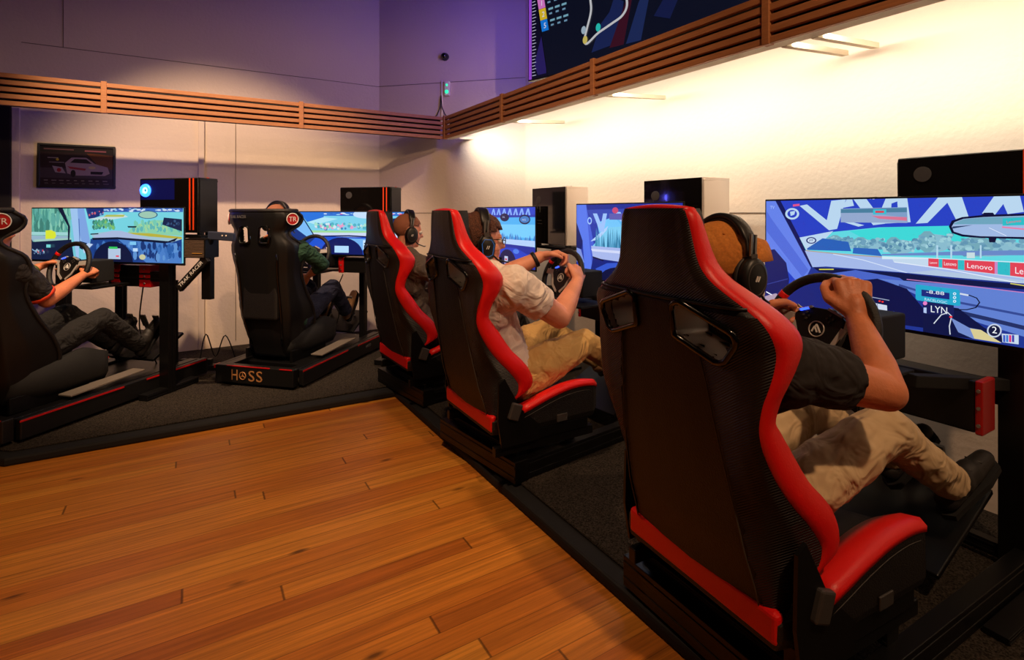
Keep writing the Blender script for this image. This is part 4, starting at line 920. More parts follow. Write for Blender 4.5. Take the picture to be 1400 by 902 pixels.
# ------------------------------------------------------------------ steering wheels
def steering_wheel(loc, rz, label, group, r=.158, tilt=18, base_len=.16):
    t=thing('steering_wheel',label,'steering wheel',loc,rz,group)
    T=M.Rotation(R(tilt),4,'Y')      # top leans away from the driver; local plane y,z ; driver at -x
    def mb(): b=MB(); b.m=T; return b
    pts=[]
    for k in range(48):
        a=2*PI*k/48; y,z=r*math.cos(a),r*math.sin(a)
        if z<-r*.80: z=-r*.80-(abs(z)-r*.80)*.15
        pts.append((0,y,z))
    b=mb(); b.tube(pts,.0155,12,closed=True); b.build('rim','black_vinyl',t)
    for sg in (1,):
        a0=R(30)
        b=mb(); b.tube([(0,r*math.cos(a),r*math.sin(a)) for a in [a0+R(7)*k/4 for k in range(5)]],.0162,12); b.build('red_marker','red_vinyl',t)
    b=mb(); hub=[(y*1.15,z*1.15) for y,z in [(-.055,-.052),(-.066,-.015),(-.07,.035),(-.04,.058),(.04,.058),(.07,.035),(.066,-.015),(.055,-.052),(.02,-.075),(-.02,-.075)]]
    vs=[(-.012,y,z) for y,z in hub]+[(.03,y*.9,z*.9) for y,z in hub]; n=len(hub)
    b._f(vs,[tuple(range(n)),tuple(range(n,2*n))[::-1]]+[(i,(i+1)%n,n+(i+1)%n,n+i) for i in range(n)]); b.build('hub','black_plastic',t,bevel=.004)
    for sg in (1,-1):
        b=mb(); b.bar((.0,sg*.06,.022),(.0,sg*(r-.008),.030),.014,.032,up=(0,0,1)); b.build('spoke','silver_plastic',t,bevel=.003)
        b=mb(); b.bar((-.010,sg*.056,-.046),(-.008,sg*.080,.012),.013,.012,up=(1,0,0)); b.bar((-.010,sg*.058,-.046),(-.008,sg*.014,-.084),.013,.012,up=(1,0,0)); b.bar((-.010,sg*.026,.066),(-.010,sg*.072,.048),.008,.012,up=(1,0,0)); b.build('silver_trim','silver_plastic',t)
        for k in range(4):
            b=mb(); b.cyl((-.013,sg*(.038+.010*math.cos(k*PI/2)),.036+.010*math.sin(k*PI/2)),(-.018,sg*(.038+.010*math.cos(k*PI/2)),.036+.010*math.sin(k*PI/2)),.0036,seg=10); b.build('button','grey_metal',t)
        b=mb(); b.bar((.035,sg*.05,.02),(.030,sg*.115,.055),.004,.045,up=(0,0,1)); b.build('paddle','steel',t,bevel=.002)
    b=mb(); b.bar((0,0,-.07),(0,0,-r*.81),.03,.012,up=(1,0,0)); b.build('spoke','black_plastic',t,bevel=.003)
    b=mb(); c_=V((-.0135,0,-.002)); b.tube([c_+V((0,.024*math.cos(a),.024*math.sin(a))) for a in [2*PI*k/24 for k in range(24)]],.0022,6,closed=True); b.build('emblem_ring','silver_plastic',t)
    b=mb(); 
    for (y0,z0,y1,z1) in ((-.014,-.012,.001,.013),(.001,.013,.006,-.002),(-.004,-.012,.004,.002),(.006,.006,.013,-.012)): b.bar((-.0142,y0,z0),(-.0142,y1,z1),.004,.004,up=(1,0,0))
    b.build('emblem','white_letter',t)
    b=mb(); b.bar((-.013,.036,.060),(-.013,.062,.050),.006,.009,up=(1,0,0)); b.build('rev_light','blue_led',t)
    b=mb(); b.cyl((.03,0,0),(.09,0,0),.032); b.build('shaft','black_metal',t)
    b=MB(); b.box((.08,-.085,-.115),(.08+base_len,.085,.035)); b.cyl((.07,0,-.03),(.085,0,-.03),.07); b.build('wheel_base','black_matte',t,bevel=.015,bseg=3)
    return t
wg='black sim racing steering wheels with silver spokes'
w1=steering_wheel((1.70,.935,.932),R(-3),'steering wheel gripped by the man in the brown cap, nearest wheel',wg,r=.168,base_len=.26)
w2=steering_wheel((1.835,2.475,.925),R(4),'steering wheel held with both hands by the man in the white t-shirt',wg)
dup(w2,(1.83,3.64,.92),R(8),'steering wheel in front of the bald man in the grey shirt',wg)
W4=(.86,4.66,.955); W5=(-.69,4.49,.945)
dup(w2,W4,A45,'steering wheel beside the green sleeved driver on the HOSS platform',wg)
dup(w2,W5,A45,'steering wheel held by the driver at the left edge with orange sleeve trim',wg)

# ------------------------------------------------------------------ monitors
def monitor(loc, rz, w, h, label, draw, group, curved=False, chin=.016):
    """loc = centre of the bottom edge, screen towards local -Y"""
    t=thing('monitor',label,'monitor',loc,rz,group)
    b=MB(); b.box((-w/2,0,0),(w/2,.012,h)); b.build('bezel','black_plastic',t,bevel=.003)
    b=MB(); b.box((-w/2+.02,.012,.02),(w/2-.02,.03,h-.02)); b.box((-w*.28,.03,.06),(w*.28,.055,h*.62)); b.build('back_cover','black_plastic',t,bevel=.006)
    cv=Canvas(w-.014,h-.008-chin); draw(cv); cv.build('display','screen_picture',t,y=-.0005).location=(0,0,chin)
    return t
def view_common(cv, blue, sky, sky2, tree, road, hood, pale, wide=False):
    """cockpit view: pillar, visor, windscreen with trees and track, dashboard"""
    cv.rect(0,0,1,1,blue)
    cv.poly([(.22,.20),(.45,.12),(.75,.10),(1,.14),(1,.62),(.3,.60)],sky); cv.poly([(.4,.14),(.75,.11),(1,.15),(1,.3),(.5,.3)],sky2)
def screen_mid(cv):
    B=(44,70,196); W=(150,186,240)
    view_common(cv,(36,56,160),(110,190,240),(90,180,235),None,None,None,None)
    cv.poly([(0,0),(.11,0),(.15,.55),(.20,1),(.10,1),(.07,.5),(0,.25)],(84,116,226)); cv.poly([(0,.25),(.07,.5),(.06,.62),(0,.6)],(16,28,96)); cv.poly([(0,.6),(.05,.62),(.09,.8),(0,.8)],(120,140,210))
    cv.poly([(.11,0),(.20,.55),(.22,.9),(.19,.95),(.15,.55)],(66,92,206))
    cv.rect(.12,0,1,.07,(30,46,140)); cv.poly([(.12,.07),(1,.05),(1,.14),(.75,.10),(.45,.14),(.20,.26)],(50,70,170))
    pass; cv.ell(.15,.22,.025,.05,W); cv.ell(.15,.22,.015,.03,B)
    cv.poly([(.42,.1),(.47,.1),(.52,.22),(.47,.22)],W).poly([(.55,.1),(.6,.1),(.66,.22),(.5,.22)],W)
    cv.rect(.36,.12,.62,.20,(90,90,170)); cv.ell(.42,.08,.03,.04,(190,70,110))
    cv.poly([(.16,.50),(.35,.28),(.30,.45)],(170,200,240)); 
    cv.poly([(.17,.58),(.36,.30),(.7,.26),(1,.34),(1,.68),(.18,.62)],(120,196,232))
    for k in range(60): x=random.uniform(.22,.98); cv.poly([(x-.012,.56),(x,random.uniform(.30,.46)),(x+.012,.56)],random.choice(((40,110,150),(56,130,170),(80,150,190))))
    cv.poly([(.17,.56),(1,.56),(1,.76),(.19,.72)],(160,176,226)).poly([(.17,.60),(1,.59),(1,.63),(.18,.63)],(200,208,238))
    cv.poly([(.19,.72),(1,.76),(1,1),(.15,1)],(20,36,120)); cv.poly([(.22,.86),(.34,.77),(.50,.74),(.7,.8),(.8,1),(.25,1)],(50,84,196)); cv.ell(.50,1.02,.25,.22,(10,16,60))
    cv.poly([(.19,.12),(.235,.12),(.282,.27),(.268,.36)],W).poly([(.30,.12),(.34,.12),(.308,.36),(.268,.36),(.277,.27)],W)
    cv.rect(.46,.86,.53,.93,(190,200,230)); cv.line([(.36,.96),(.5,1)],.006,(180,190,230)); cv.line([(.19,.71),(.3,.74)],.01,(10,16,60))
def screen_far(cv):
    W=(130,170,240)
    cv.rect(0,0,1,1,(30,54,170)); cv.rect(0,0,1,.12,(40,66,190))
    for k in range(7): x=.28+k*.1; cv.poly([(x,.02),(x+.025,.02),(x+.05,.13),(x+.02,.13),(x+.012,.06),(x-.01,.13),(x-.035,.13)],W)
    cv.poly([(.0,0),(.10,0),(.20,.9),(.08,1),(0,.8)],(70,100,216))
    cv.poly([(.18,.18),(1,.16),(1,.66),(.22,.62)],(70,170,235)).poly([(.2,.3),(1,.28),(1,.5),(.2,.5)],(110,196,245))
    for k in range(50): x=random.uniform(.25,1); cv.poly([(x-.02,.56),(x,random.uniform(.42,.52)),(x+.02,.56)],random.choice(((40,110,190),(56,130,200),(90,150,210))))
    cv.poly([(.2,.55),(1,.54),(1,.64),(.22,.63)],(170,200,240))
    cv.ell(.50,.17,.08,.07,(16,22,70)); cv.text('GHL',.46,.18,.03,(170,190,230)); cv.ell(.84,.20,.09,.08,(16,22,70)); cv.ell(.84,.20,.075,.055,(60,120,190)); cv.text('RACE',.80,.22,.03,(190,200,230))
    cv.poly([(.2,.62),(1,.64),(1,1),(.1,1)],(16,40,150)); cv.poly([(.4,.70),(.7,.68),(.95,.8),(.95,1),(.4,1)],(26,60,190)); cv.ell(.55,1.0,.16,.28,(8,16,70)); cv.ell(.70,.74,.05,.04,(70,120,220))
    cv.rect(.50,.84,.56,1,(180,190,220)); cv.rect(.51,.88,.545,.91,(200,60,90)); cv.rect(.51,.94,.545,.97,(90,90,200))
def screen_left(cv):
    G=((90,160,150),(70,140,130),(110,180,160),(130,190,170),(60,120,110))
    cv.rect(0,0,1,1,(110,190,205))
    cv.rect(0,0,.27,.66,(104,172,150)); cv.blobs(0,.27,.24,.25,G,90,.014); cv.rect(0,.46,.27,.52,(150,200,200)); cv.rect(.0,.53,.27,.64,(140,170,190)); cv.poly([(.10,.43),(.14,.42),(.17,.46),(.175,.54),(.16,.6),(.10,.61)],(206,216,50))
    cv.poly([(.02,.61),(.28,.57),(.28,.66),(.02,.70)],(150,190,180)); cv.poly([(0,.66),(.28,.60),(.30,1),(0,1)],(16,28,60)); cv.poly([(0,.60),(.02,.70),(0,.72)],(16,28,60))
    cv.poly([(.36,.0),(1,0),(1,.62),(.42,.62)],(112,200,214)); cv.rect(.46,0,1,.07,(60,100,180)); cv.blobs(.5,1,.03,.03,((200,214,230),(40,70,150),(150,190,220)),44,.016)
    cv.poly([(.38,0),(.50,0),(.50,.12),(.44,.18),(.40,.2)],(26,44,110)); cv.blobs(.40,.50,.09,.05,((40,60,120),(190,90,110),(110,150,200)),12,.008)
    cv.poly([(.40,.2),(.62,.1),(.66,.16),(.50,.24)],(186,210,214)); cv.poly([(.52,.12),(.64,.12),(.63,.16),(.5,.16)],(170,180,90))
    cv.blobs(.43,.57,.30,.09,((70,150,120),(120,180,100),(50,110,110),(90,170,140)),70,.012); cv.poly([(.66,.45),(.70,.32),(.82,.22),(1,.22),(1,.5)],(130,196,160)); cv.blobs(.70,1,.33,.1,((110,190,170),(150,200,150),(90,170,170)),70,.012)
    cv.ell(.79,.12,.062,.075,(50,90,130)); cv.ell(.79,.12,.055,.062,(150,190,170)); cv.poly([(.66,.33),(.72,.33),(.715,.36),(.665,.36)],(30,50,60)); cv.poly([(.89,.17),(1,.2),(1,.42),(.94,.36),(.88,.30)],(20,34,70)); cv.blobs(.90,.98,.27,.05,((50,80,120),(20,30,60)),14,.008)
    cv.poly([(.42,.48),(.58,.42),(1,.56),(1,.62),(.45,.62)],(150,186,200)); cv.poly([(.60,.45),(.80,.46),(1,.52),(1,.56),(.80,.52)],(176,168,60)); cv.poly([(.44,.52),(.56,.42),(.62,.42),(.82,.58),(.46,.59)],(160,176,210)); cv.line([(.42,.49),(.47,.48)],.008,(20,30,50))
    cv.poly([(.42,.58),(.56,.56),(.75,.60),(.94,.62),(1,.56),(1,1),(.40,1)],(24,60,130)); cv.poly([(.60,.58),(.98,.64),(1,1),(.78,1)],(70,120,190)); cv.blobs(.45,1,.8,.16,((40,90,160),(90,140,200),(20,50,110),(60,110,180)),90,.014)
    cv.poly([(.43,.56),(.60,.54),(.92,.60),(.98,.53),(.96,.60),(.9,.64),(.6,.58),(.44,.60)],(12,22,50))
    cv.ell(.57,1.0,.13,.38,(10,20,56),n=28); cv.rect(.54,.75,.62,.95,(170,190,215)); cv.rect(.545,.72,.60,.76,(50,190,90)); cv.rect(.59,.88,.61,.91,(220,70,90)); cv.rect(.68,.62,.72,.68,(120,190,230)); cv.rect(.70,.74,.73,.80,(180,210,240)); cv.ell(.76,.90,.02,.05,(190,190,150))
    cv.poly([(.33,1),(.285,.0),(.38,0),(.40,.5),(.345,.72),(.345,1)],(150,186,226)); cv.poly([(.335,0),(.38,0),(.42,.62),(.40,.80),(.37,.70),(.345,.45)],(120,156,214)); cv.line([(.345,.2),(.352,.7)],.006,(60,90,160))
    cv.poly([(.20,0),(.235,0),(.285,.35),(.28,.62),(.27,.62),(.27,.34)],(14,24,50)); cv.line([(.02,.80),(.05,.86)],.008,(120,160,200)); cv.rect(.12,.70,.15,.76,(110,200,200)); cv.blobs(.03,.12,.84,.05,((150,180,200),(200,70,90),(40,60,110)),16,.006)
    cv.poly([(.35,.62),(.40,.66),(.38,.80),(.35,.76)],(16,28,60)); cv.poly([(.37,.74),(.41,.66),(.44,.68),(.38,.86)],(180,200,230))
def screen_hoss(cv):
    cv.rect(0,0,1,1,(120,200,225)); cv.rect(0,0,1,.09,(50,110,200)); cv.blobs(.3,1,.04,.03,((200,220,240),(230,90,140),(40,90,190),(150,200,230)),50,.018)
    cv.poly([(.24,.0),(.42,0),(.42,.14),(.30,.24)],(40,110,210)); cv.poly([(.30,.24),(.42,.12),(.52,.16),(.36,.3)],(170,220,235))
    cv.blobs(.36,.98,.34,.08,((110,200,170),(160,216,200),(80,170,190),(200,220,230),(60,130,180),(220,150,190)),120,.014)
    cv.poly([(.30,.44),(1,.44),(1,.50),(.32,.50)],(150,210,150)); cv.poly([(.30,.49),(1,.48),(1,.62),(.36,.60)],(196,208,232)); cv.ell(.72,.05,.09,.10,(190,214,240)); cv.poly([(.86,.16),(1,.12),(1,.4),(.84,.32)],(20,40,90))
    cv.poly([(.35,.58),(1,.60),(1,1),(.2,1)],(30,80,200)); cv.poly([(.6,.62),(1,.64),(1,.9),(.7,.9)],(110,170,230)); cv.line([(.36,.58),(.6,.56),(1,.62)],.012,(16,26,90)); cv.ell(.55,1.0,.15,.40,(12,24,90),n=28); cv.rect(.50,.80,.60,.96,(170,210,250)); cv.rect(.70,.66,.73,.88,(190,220,250))
    cv.poly([(0,0),(.22,0),(.36,.62),(.24,1),(0,1)],(24,50,120)); cv.poly([(.14,0),(.24,0),(.36,.60),(.32,.64),(.22,.40)],(120,180,236)); cv.poly([(.10,.5),(.16,.50),(.2,.8),(.1,.8)],(150,200,236)); cv.line([(.245,0),(.36,.60)],.01,(16,30,80))
gm='monitors of the five simulators'
Z16=.835
monitor((2.38,1.09,.835),-PI/2,.955,.53,'nearest monitor, showing a cockpit view with red Lenovo boards',lambda cv: screen_near(cv),gm)
monitor((2.36,2.53,.835),-PI/2+R(1),.955,.53,'monitor partly hidden behind the nearest seat, in front of the white t-shirt man',screen_mid,gm)
monitor((2.36,4.03,.825),-PI/2+R(1),.955,.53,'monitor seen just beyond the glasses of the white t-shirt man',screen_far,gm)
uw='curved look wide monitors'
monitor((-.525,4.675,.945),-PI/4,1.365,.395,'very wide monitor at the left, showing a yellow mirror and green verge',screen_left,gm)
monitor((1.055,4.690,.93),-PI/4,1.365,.385,'very wide monitor seen over the HOSS platform seat',screen_hoss,gm)

# equipment boxes under the monitors
def amp(loc,rz,label,hw,h,cp):
    t=thing('amplifier_box',label,'equipment box',loc,rz,'black equipment boxes with red ends under the monitors')
    b=MB(); b.box((-hw,0,0),(hw,.10,h)); b.build('body','black_metal',t,bevel=.006)
    for sg in (1,-1):
        b=MB(); b.box((sg*hw,-.004,-.003),(sg*(hw+cp),.104,h+.003)); b.build('end_cap','red_plastic',t,bevel=.005)
        for z in (.17,.5,.83):
            b=MB(); x=sg*(hw+cp*.5); b.cyl((x,-.004,z*h),(x,-.009,z*h),.006,seg=10); b.build('screw','steel',t)
    return t
amp((2.25,1.05,.560),-PI/2,'black box with red ends below the nearest monitor',.33,.175,.022)
amp((2.25,2.5,.60),-PI/2,'black box with red ends below the monitor of the white t-shirt man',.33,.16,.022)
amp((-.375,4.60,.782),-PI/4,'black box with red faces below the very wide left monitor',.085,.15,.10)
amp((1.28,4.52,.785),-PI/4,'black box with red end below the monitor over the HOSS platform',.22,.13,.05)

# wide monitor stands of the two angled simulators
def stand(c, label, H):
    t=thing('monitor_stand',label,'monitor stand',(c[0],c[1],.057),-PI/4,'black monitor stands behind the platforms')
    for sg in (1,-1):
        b=MB(); profile(b,(sg*.47,.07,0),(sg*.47,.07,H[0] if sg>0 else H[1]),.08,.06,up=(0,1,0)); b.build('post','black_metal',t,bevel=.003)
        b=MB(); profile(b,(sg*.47,-.12,.02),(sg*.47,.3,.02),.07,.04); b.build('foot','black_metal',t,bevel=.003)
    b=MB(); profile(b,(-.43,.07,.80),(.43,.07,.80),.04,.07); b.build('crossbar','black_metal',t,bevel=.003)
    b=MB(); b.bar((0,.09,.83),(0,.09,1.15),.1,.03,up=(0,1,0)); b.build('bracket','black_metal',t,bevel=.003)
    return t
stand((-.525,4.675),'black upright stand carrying the very wide left monitor',(1.068,.86))
stand((1.055,4.690),'black upright stand carrying the monitor over the HOSS platform',(1.026,.86))

# ------------------------------------------------------------------ computers
def tower(loc, rz, dims, label, kind):
    """local: x along the glass side, y depth; glass side at y=0 facing -y, front at x=max"""
    L_,D,H=dims; t=thing('computer_tower',label,'computer',loc,rz,'gaming computers beside the monitors')
    case='white_case' if kind=='white' else 'black_plastic'
    b=MB(); b.box((0,.012,0),(L_,D,.02)); b.box((0,.012,H-.02),(L_,D,H)); b.box((0,.012,.02),(.016,D,H-.02)); b.box((L_-.02,.012,.02),(L_,D,H-.02)); b.box((.016,D-.02,.02),(L_-.02,D,H-.02)); b.build('case',case,t,bevel=.003)
    b=MB(); b.box((.004,.0,.004),(L_-.004,.006,H-.004)); b.build('glass_panel','dark_glass',t,bevel=.002)
    b=MB()
    for x in (.02,L_-.04):
        b.box((x,.03,-.018),(x+.02,.07,0)); b.box((x,D-.07,-.018),(x+.02,D-.03,0))
    b.build('foot','black_plastic',t)
    b=MB(); b.cyl((L_*.85,D*.5,H),(L_*.85,D*.5,H+.006),.008,seg=12); b.build('power_button','black_plastic',t)
    if kind=='white':
        b=MB(); b.ell((.10,-.0005,H-.10),(.035,.001,.03)); b.build('cooler','grey_metal',t)
        for q_ in (((.08,-.0015,H-.17),(.088,0,H-.12)),((.115,-.0015,H-.20),(.125,0,H-.15)),((.06,-.0015,H-.27),(.14,0,H-.262)),((.08,-.0015,H-.295),(.15,0,H-.29))):
            b=MB(); b.box(*q_); b.build('component','grey_metal',t)
    elif kind=='fan':
        c_=V((.055,-.002,H-.085))
        b=MB(); b.tube([c_+V((.034*math.cos(a),0,.034*math.sin(a))) for a in [2*PI*k/32 for k in range(32)]],.012,8,closed=True,flat=None); b.build('fan_ring','fan_glow',t)
        b=MB(); b.tube([c_+V((.017*math.cos(a),-.001,.017*math.sin(a))) for a in [2*PI*k/32 for k in range(32)]],.007,8,closed=True); b.build('fan_core','fan_core',t)
        b=MB(); b.box((.012,-.0005,H-.15),(.30,0,H-.012)); b.build('inner_glow','blue_glow_inside',t)
    else:
        b=MB(); b.cyl((.09,-.001,H-.07),(.09,-.003,H-.07),.03); b.build('cooler','grey_metal',t)
    if kind!='white':
        for x in (L_-.075,L_-.045):
            b=MB(); b.box((x,-.003,.02),(x+.010,-.0005,H-.004)); b.build('orange_stripe','orange_stripe',t)
        b=MB(); b.box((L_-.006,D*.45,H-.001),(L_+.002,D*.55,H+.004)); b.build('orange_stripe','orange_stripe',t)
        letters('lettering','PC',.012,(L_+.001,D*.4,.05),(0,1,0),(0,0,1),'white_letter',t,width=.04) if False else None
    else:
        letters('lettering','r1',.012,(.10,-.0008,H-.30),(1,0,0),(0,0,1),'grey_letter',t) if False else None
    return t
tower((2.46,1.04+.0,1.062),-PI/2,(.46,.22,.46),'dark glass computer above the nearest monitor, cut by the right edge','dark')
tower((2.45,2.445,1.050),-PI/2,(.45,.24,.455),'white computer with dark glass side, behind the nearest seat headrest','white')
tower((2.43,3.70,1.050),-PI/2,(.46,.22,.455),'white computer with dark glass side, between the two blue monitors','white')
tower((-.315,4.565,1.163),-PI/4,(.50,.17,.38),'black computer with glowing blue fan above the left wide monitor','fan')
tower((1.115,4.775,1.125),-PI/4,(.49,.20,.40),'black computer with orange stripes above the HOSS monitor','stripe')
# shelves carrying them
def shelf(loc,rz,L_,D,H,label):
    t=thing('computer_shelf',label,'shelf',loc,rz,'black shelves under the computers')
    b=MB(); b.box((-.02,.0,-.036),(L_+.02,D+.02,-.018)); b.build('plate','black_metal',t,bevel=.003)
    b=MB(); b.box((.0,.0,-.036),(L_,.012,-.012)); b.build('front_lip','black_metal',t,bevel=.002)
    return t
for loc,rz,dm,lb in (((2.46,1.04,1.062),-PI/2,(.46,.22),'black shelf under the dark computer by the right edge'),((2.45,2.445,1.050),-PI/2,(.45,.24),'black shelf under the white computer behind the nearest seat'),
    ((2.43,3.70,1.050),-PI/2,(.46,.22),'black shelf under the white computer between the blue monitors'),((-.315,4.565,1.163),-PI/4,(.50,.17),'black shelf under the computer with the glowing blue fan'),((1.115,4.775,1.125),-PI/4,(.49,.20),'black shelf under the computer above the HOSS monitor')):
    shelf(loc,rz,dm[0],dm[1],loc[2]-.059,lb)
# brown mesh box, blue arm plate and lettered brace beside the left monitor
t=thing('mesh_box','small brown mesh fronted box under the blue fan computer','equipment box',(-.045,4.165,1.0),-PI/4)
b=MB(); b.box((0,0,0),(.17,.12,.13)); b.build('body','black_metal',t,bevel=.004)
b=MB(); b.box((.008,-.004,.008),(.162,.0,.122)); b.build('mesh','brown_mesh',t)
b=MB(); b.box((.07,-.006,.03),(.15,-.004,.034)); b.build('brass_line','brass_line',t)
t=thing('shifter_arm','angled black arm lettered TRAK RACER beside the left wide monitor','arm',(-.03,4.18,.84),-PI/4)
b=MB(); b.bar((-.06,0,-.05),(.17,0,.16),.03,.055,up=(0,0,1)); b.build('arm','black_plastic',t,bevel=.004)
dd=V((.23,0,.21)).normalized(); letters('lettering','TRAK RACER',.024,V((-.035,-.016,-.04))-V((-dd.z,0,dd.x))*.0,dd,V((-dd.z,0,dd.x)),'white_letter',t,width=.25)
b=MB(); b.box((.10,.02,-.12),(.17,.06,.23)); b.build('bracket','black_metal',t,bevel=.003)
t=thing('arm_plate','dark blue grey metal plate sticking out beside the blue fan computer','bracket',(.10,4.09,1.15),-PI/4)
b=MB(); b.bar((0,0,.0),(.20,.0,-.01),.03,.055,up=(0,0,1)); b.build('plate','blue_grey',t,bevel=.006)
b=MB(); b.bar((.01,.0,-.02),(-.05,.0,-.17),.03,.04,up=(1,0,0)); b.build('leg','black_metal',t,bevel=.004)
for x in (.12,.15):
    b=MB(); b.cyl((x,-.016,.0),(x,-.019,.0),.005,seg=10); b.build('screw','white_case',t)
# ------------------------------------------------------------------ people
def ortho(d,n):
    d=V(d).normalized(); n=V(n); n=(n-d*n.dot(d)).normalized(); return d,n,d.cross(n)
def hand(b, wrist, d, n, thumb, k=1, curls=(55,75,45), spread=0, tcurl=35):
    """d wrist->knuckles, n back of the hand, thumb = +1/-1 side along d x n"""
    d,n,s=ortho(d,n); s=s*thumb; w=V(wrist)
    b.cap(w-d*.01,.023*k,w+d*.035*k,.024*k)
    kn=[]
    for i,off in enumerate((.030,.010,-.010,-.028)):
        K=w+d*(.088-.004*abs(i-1.2))*k+s*off*k+n*(.003 if i in (1,2) else 0)
        b.cap(w+d*.018*k+s*off*.55*k,.016*k,K,.0125*k); kn.append(K)
    for i,K in enumerate(kn):
        L=[.044,.048,.045,.036][i]*k; r=[.0098,.0100,.0095,.0085][i]*k; a=0; p=K
        for j,(f,c) in enumerate(zip((1,.62,.5),curls)):
            a+=R(c); v=d*math.cos(a)-n*math.sin(a); q=p+v*L*f
            b.cap(p,r*(1.08-.08*j),q,r*(1.0-.1*j),seg=10); p=q
    a=R(tcurl); v=(d*.62+s*.78).normalized(); p=w+d*.022*k+s*.022*k; q=p+v*.040*k-n*.006*k
    b.cap(p,.0155*k,q,.0125*k,seg=10); v2=(d*.9+s*.1-n*math.sin(a)*.7).normalized(); q2=q+v2*.032*k; b.cap(q,.012*k,q2,.0105*k,seg=10)
    v3=(d*.7-s*.35-n*math.sin(a)*1.0).normalized(); b.cap(q2,.0105*k,q2+v3*.024*k,.009*k,seg=10)
def head_parts(b, hc, f, u, k=1):
    """skull, jaw, nose, brow, lips, ears merged with the body"""
    f,u,_=ortho(f,u); r=f.cross(u); rot=M((r,f,u)).transposed(); hc=V(hc)
    P=lambda x,y,z: hc+(r*x+f*y+u*z)*k
    b.ell(P(0,-.012,.030),(.076*k,.096*k,.088*k),rot); b.ell(P(0,.018,-.035),(.060*k,.070*k,.072*k),rot)
    b.cap(P(-.028,.035,-.085),.022*k,P(.028,.035,-.085),.022*k); b.ell(P(0,.070,-.088),(.022*k,.020*k,.02*k),rot)
    b.cap(P(-.03,.074,.020),.014*k,P(.03,.074,.020),.014*k)                       # brow
    b.cap(P(0,.080,.010),.009*k,P(0,.104,-.024),.012*k); b.ell(P(0,.092,-.028),(.017*k,.012*k,.009*k),rot)   # nose
    b.cap(P(-.018,.080,-.052),.008*k,P(.018,.080,-.052),.008*k); b.cap(P(-.014,.079,-.061),.008*k,P(.014,.079,-.061),.008*k)
    for sg in (1,-1):
        b.ell(P(sg*.042,.055,-.03),(.024*k,.02*k,.022*k),rot); b.ell(P(sg*.079,-.006,-.012),(.010*k,.022*k,.034*k),rot); b.ell(P(sg*.086,-.012,.004),(.006*k,.012*k,.016*k),rot)
    return P,rot,r,f,u
def hair_cap(name, material, hc, f, u, k, parent, front=.02, low=-.05, grow=.010, rough=.004, ear=True):
    f,u,_=ortho(f,u); r=f.cross(u); hc=V(hc); b=MB(); seg=40; rn=26
    rings=[]
    c_=V((0,-.012,.030)); rad=(.076+grow,.096+grow,.088+grow)
    for i in range(rn+1):
        th=PI*.86*i/rn; row=[]
        for j in range(seg):
            a=2*PI*j/seg; d=V((math.sin(th)*math.cos(a),math.sin(th)*math.sin(a),math.cos(th)))
            q=1+random.uniform(-rough,rough)*8
            row.append(V((c_.x+rad[0]*d.x*q,c_.y+rad[1]*d.y*q,c_.z+rad[2]*d.z*q)))
        rings.append(row)
    def W(p): return hc+(r*p.x+f*p.y+u*p.z)*k
    inner=[[c_+(p-c_)*.90 for p in row] for row in rings]
    keep=set()
    for i in range(rn):
        for j in range(seg):
            p=rings[i][j]
            fl=front+.055*(1-abs(p.x)/.09)*0
            ok = (p.y<.045 or p.z>.062) and not (p.z<low) and not (p.y>-.005+.02 and p.z<.045) and not (abs(p.x)>.06 and -.04<p.y<.03 and p.z<.012)
            if ok: keep.add((i,j))
    vs=[W(p) for row in rings for p in row]+[W(p) for row in inner for p in row]; n=len(rings)*seg; fs=[]
    idx=lambda i,j:i*seg+(j%seg)
    for (i,j) in keep:
        fs.append((idx(i,j),idx(i,j+1),idx(i+1,j+1),idx(i+1,j))); fs.append((n+idx(i,j),n+idx(i+1,j),n+idx(i+1,j+1),n+idx(i,j+1)))
        for (e,a,c) in (((i,j-1),idx(i,j),idx(i+1,j)),((i,j+1),idx(i,j+1),idx(i+1,j+1)),((i-1,j),idx(i,j),idx(i,j+1)),((i+1,j),idx(i+1,j),idx(i+1,j+1))):
            e=(e[0],e[1]%seg)
            if e not in keep and e[0]>=0: fs.append((a,c,n+c,n+a))
    b._f(vs,fs,True)
    bmesh.ops.delete(b.bm,geom=[v for v in b.bm.verts if not v.link_faces],context='VERTS')
    return b.build(name,material,parent)
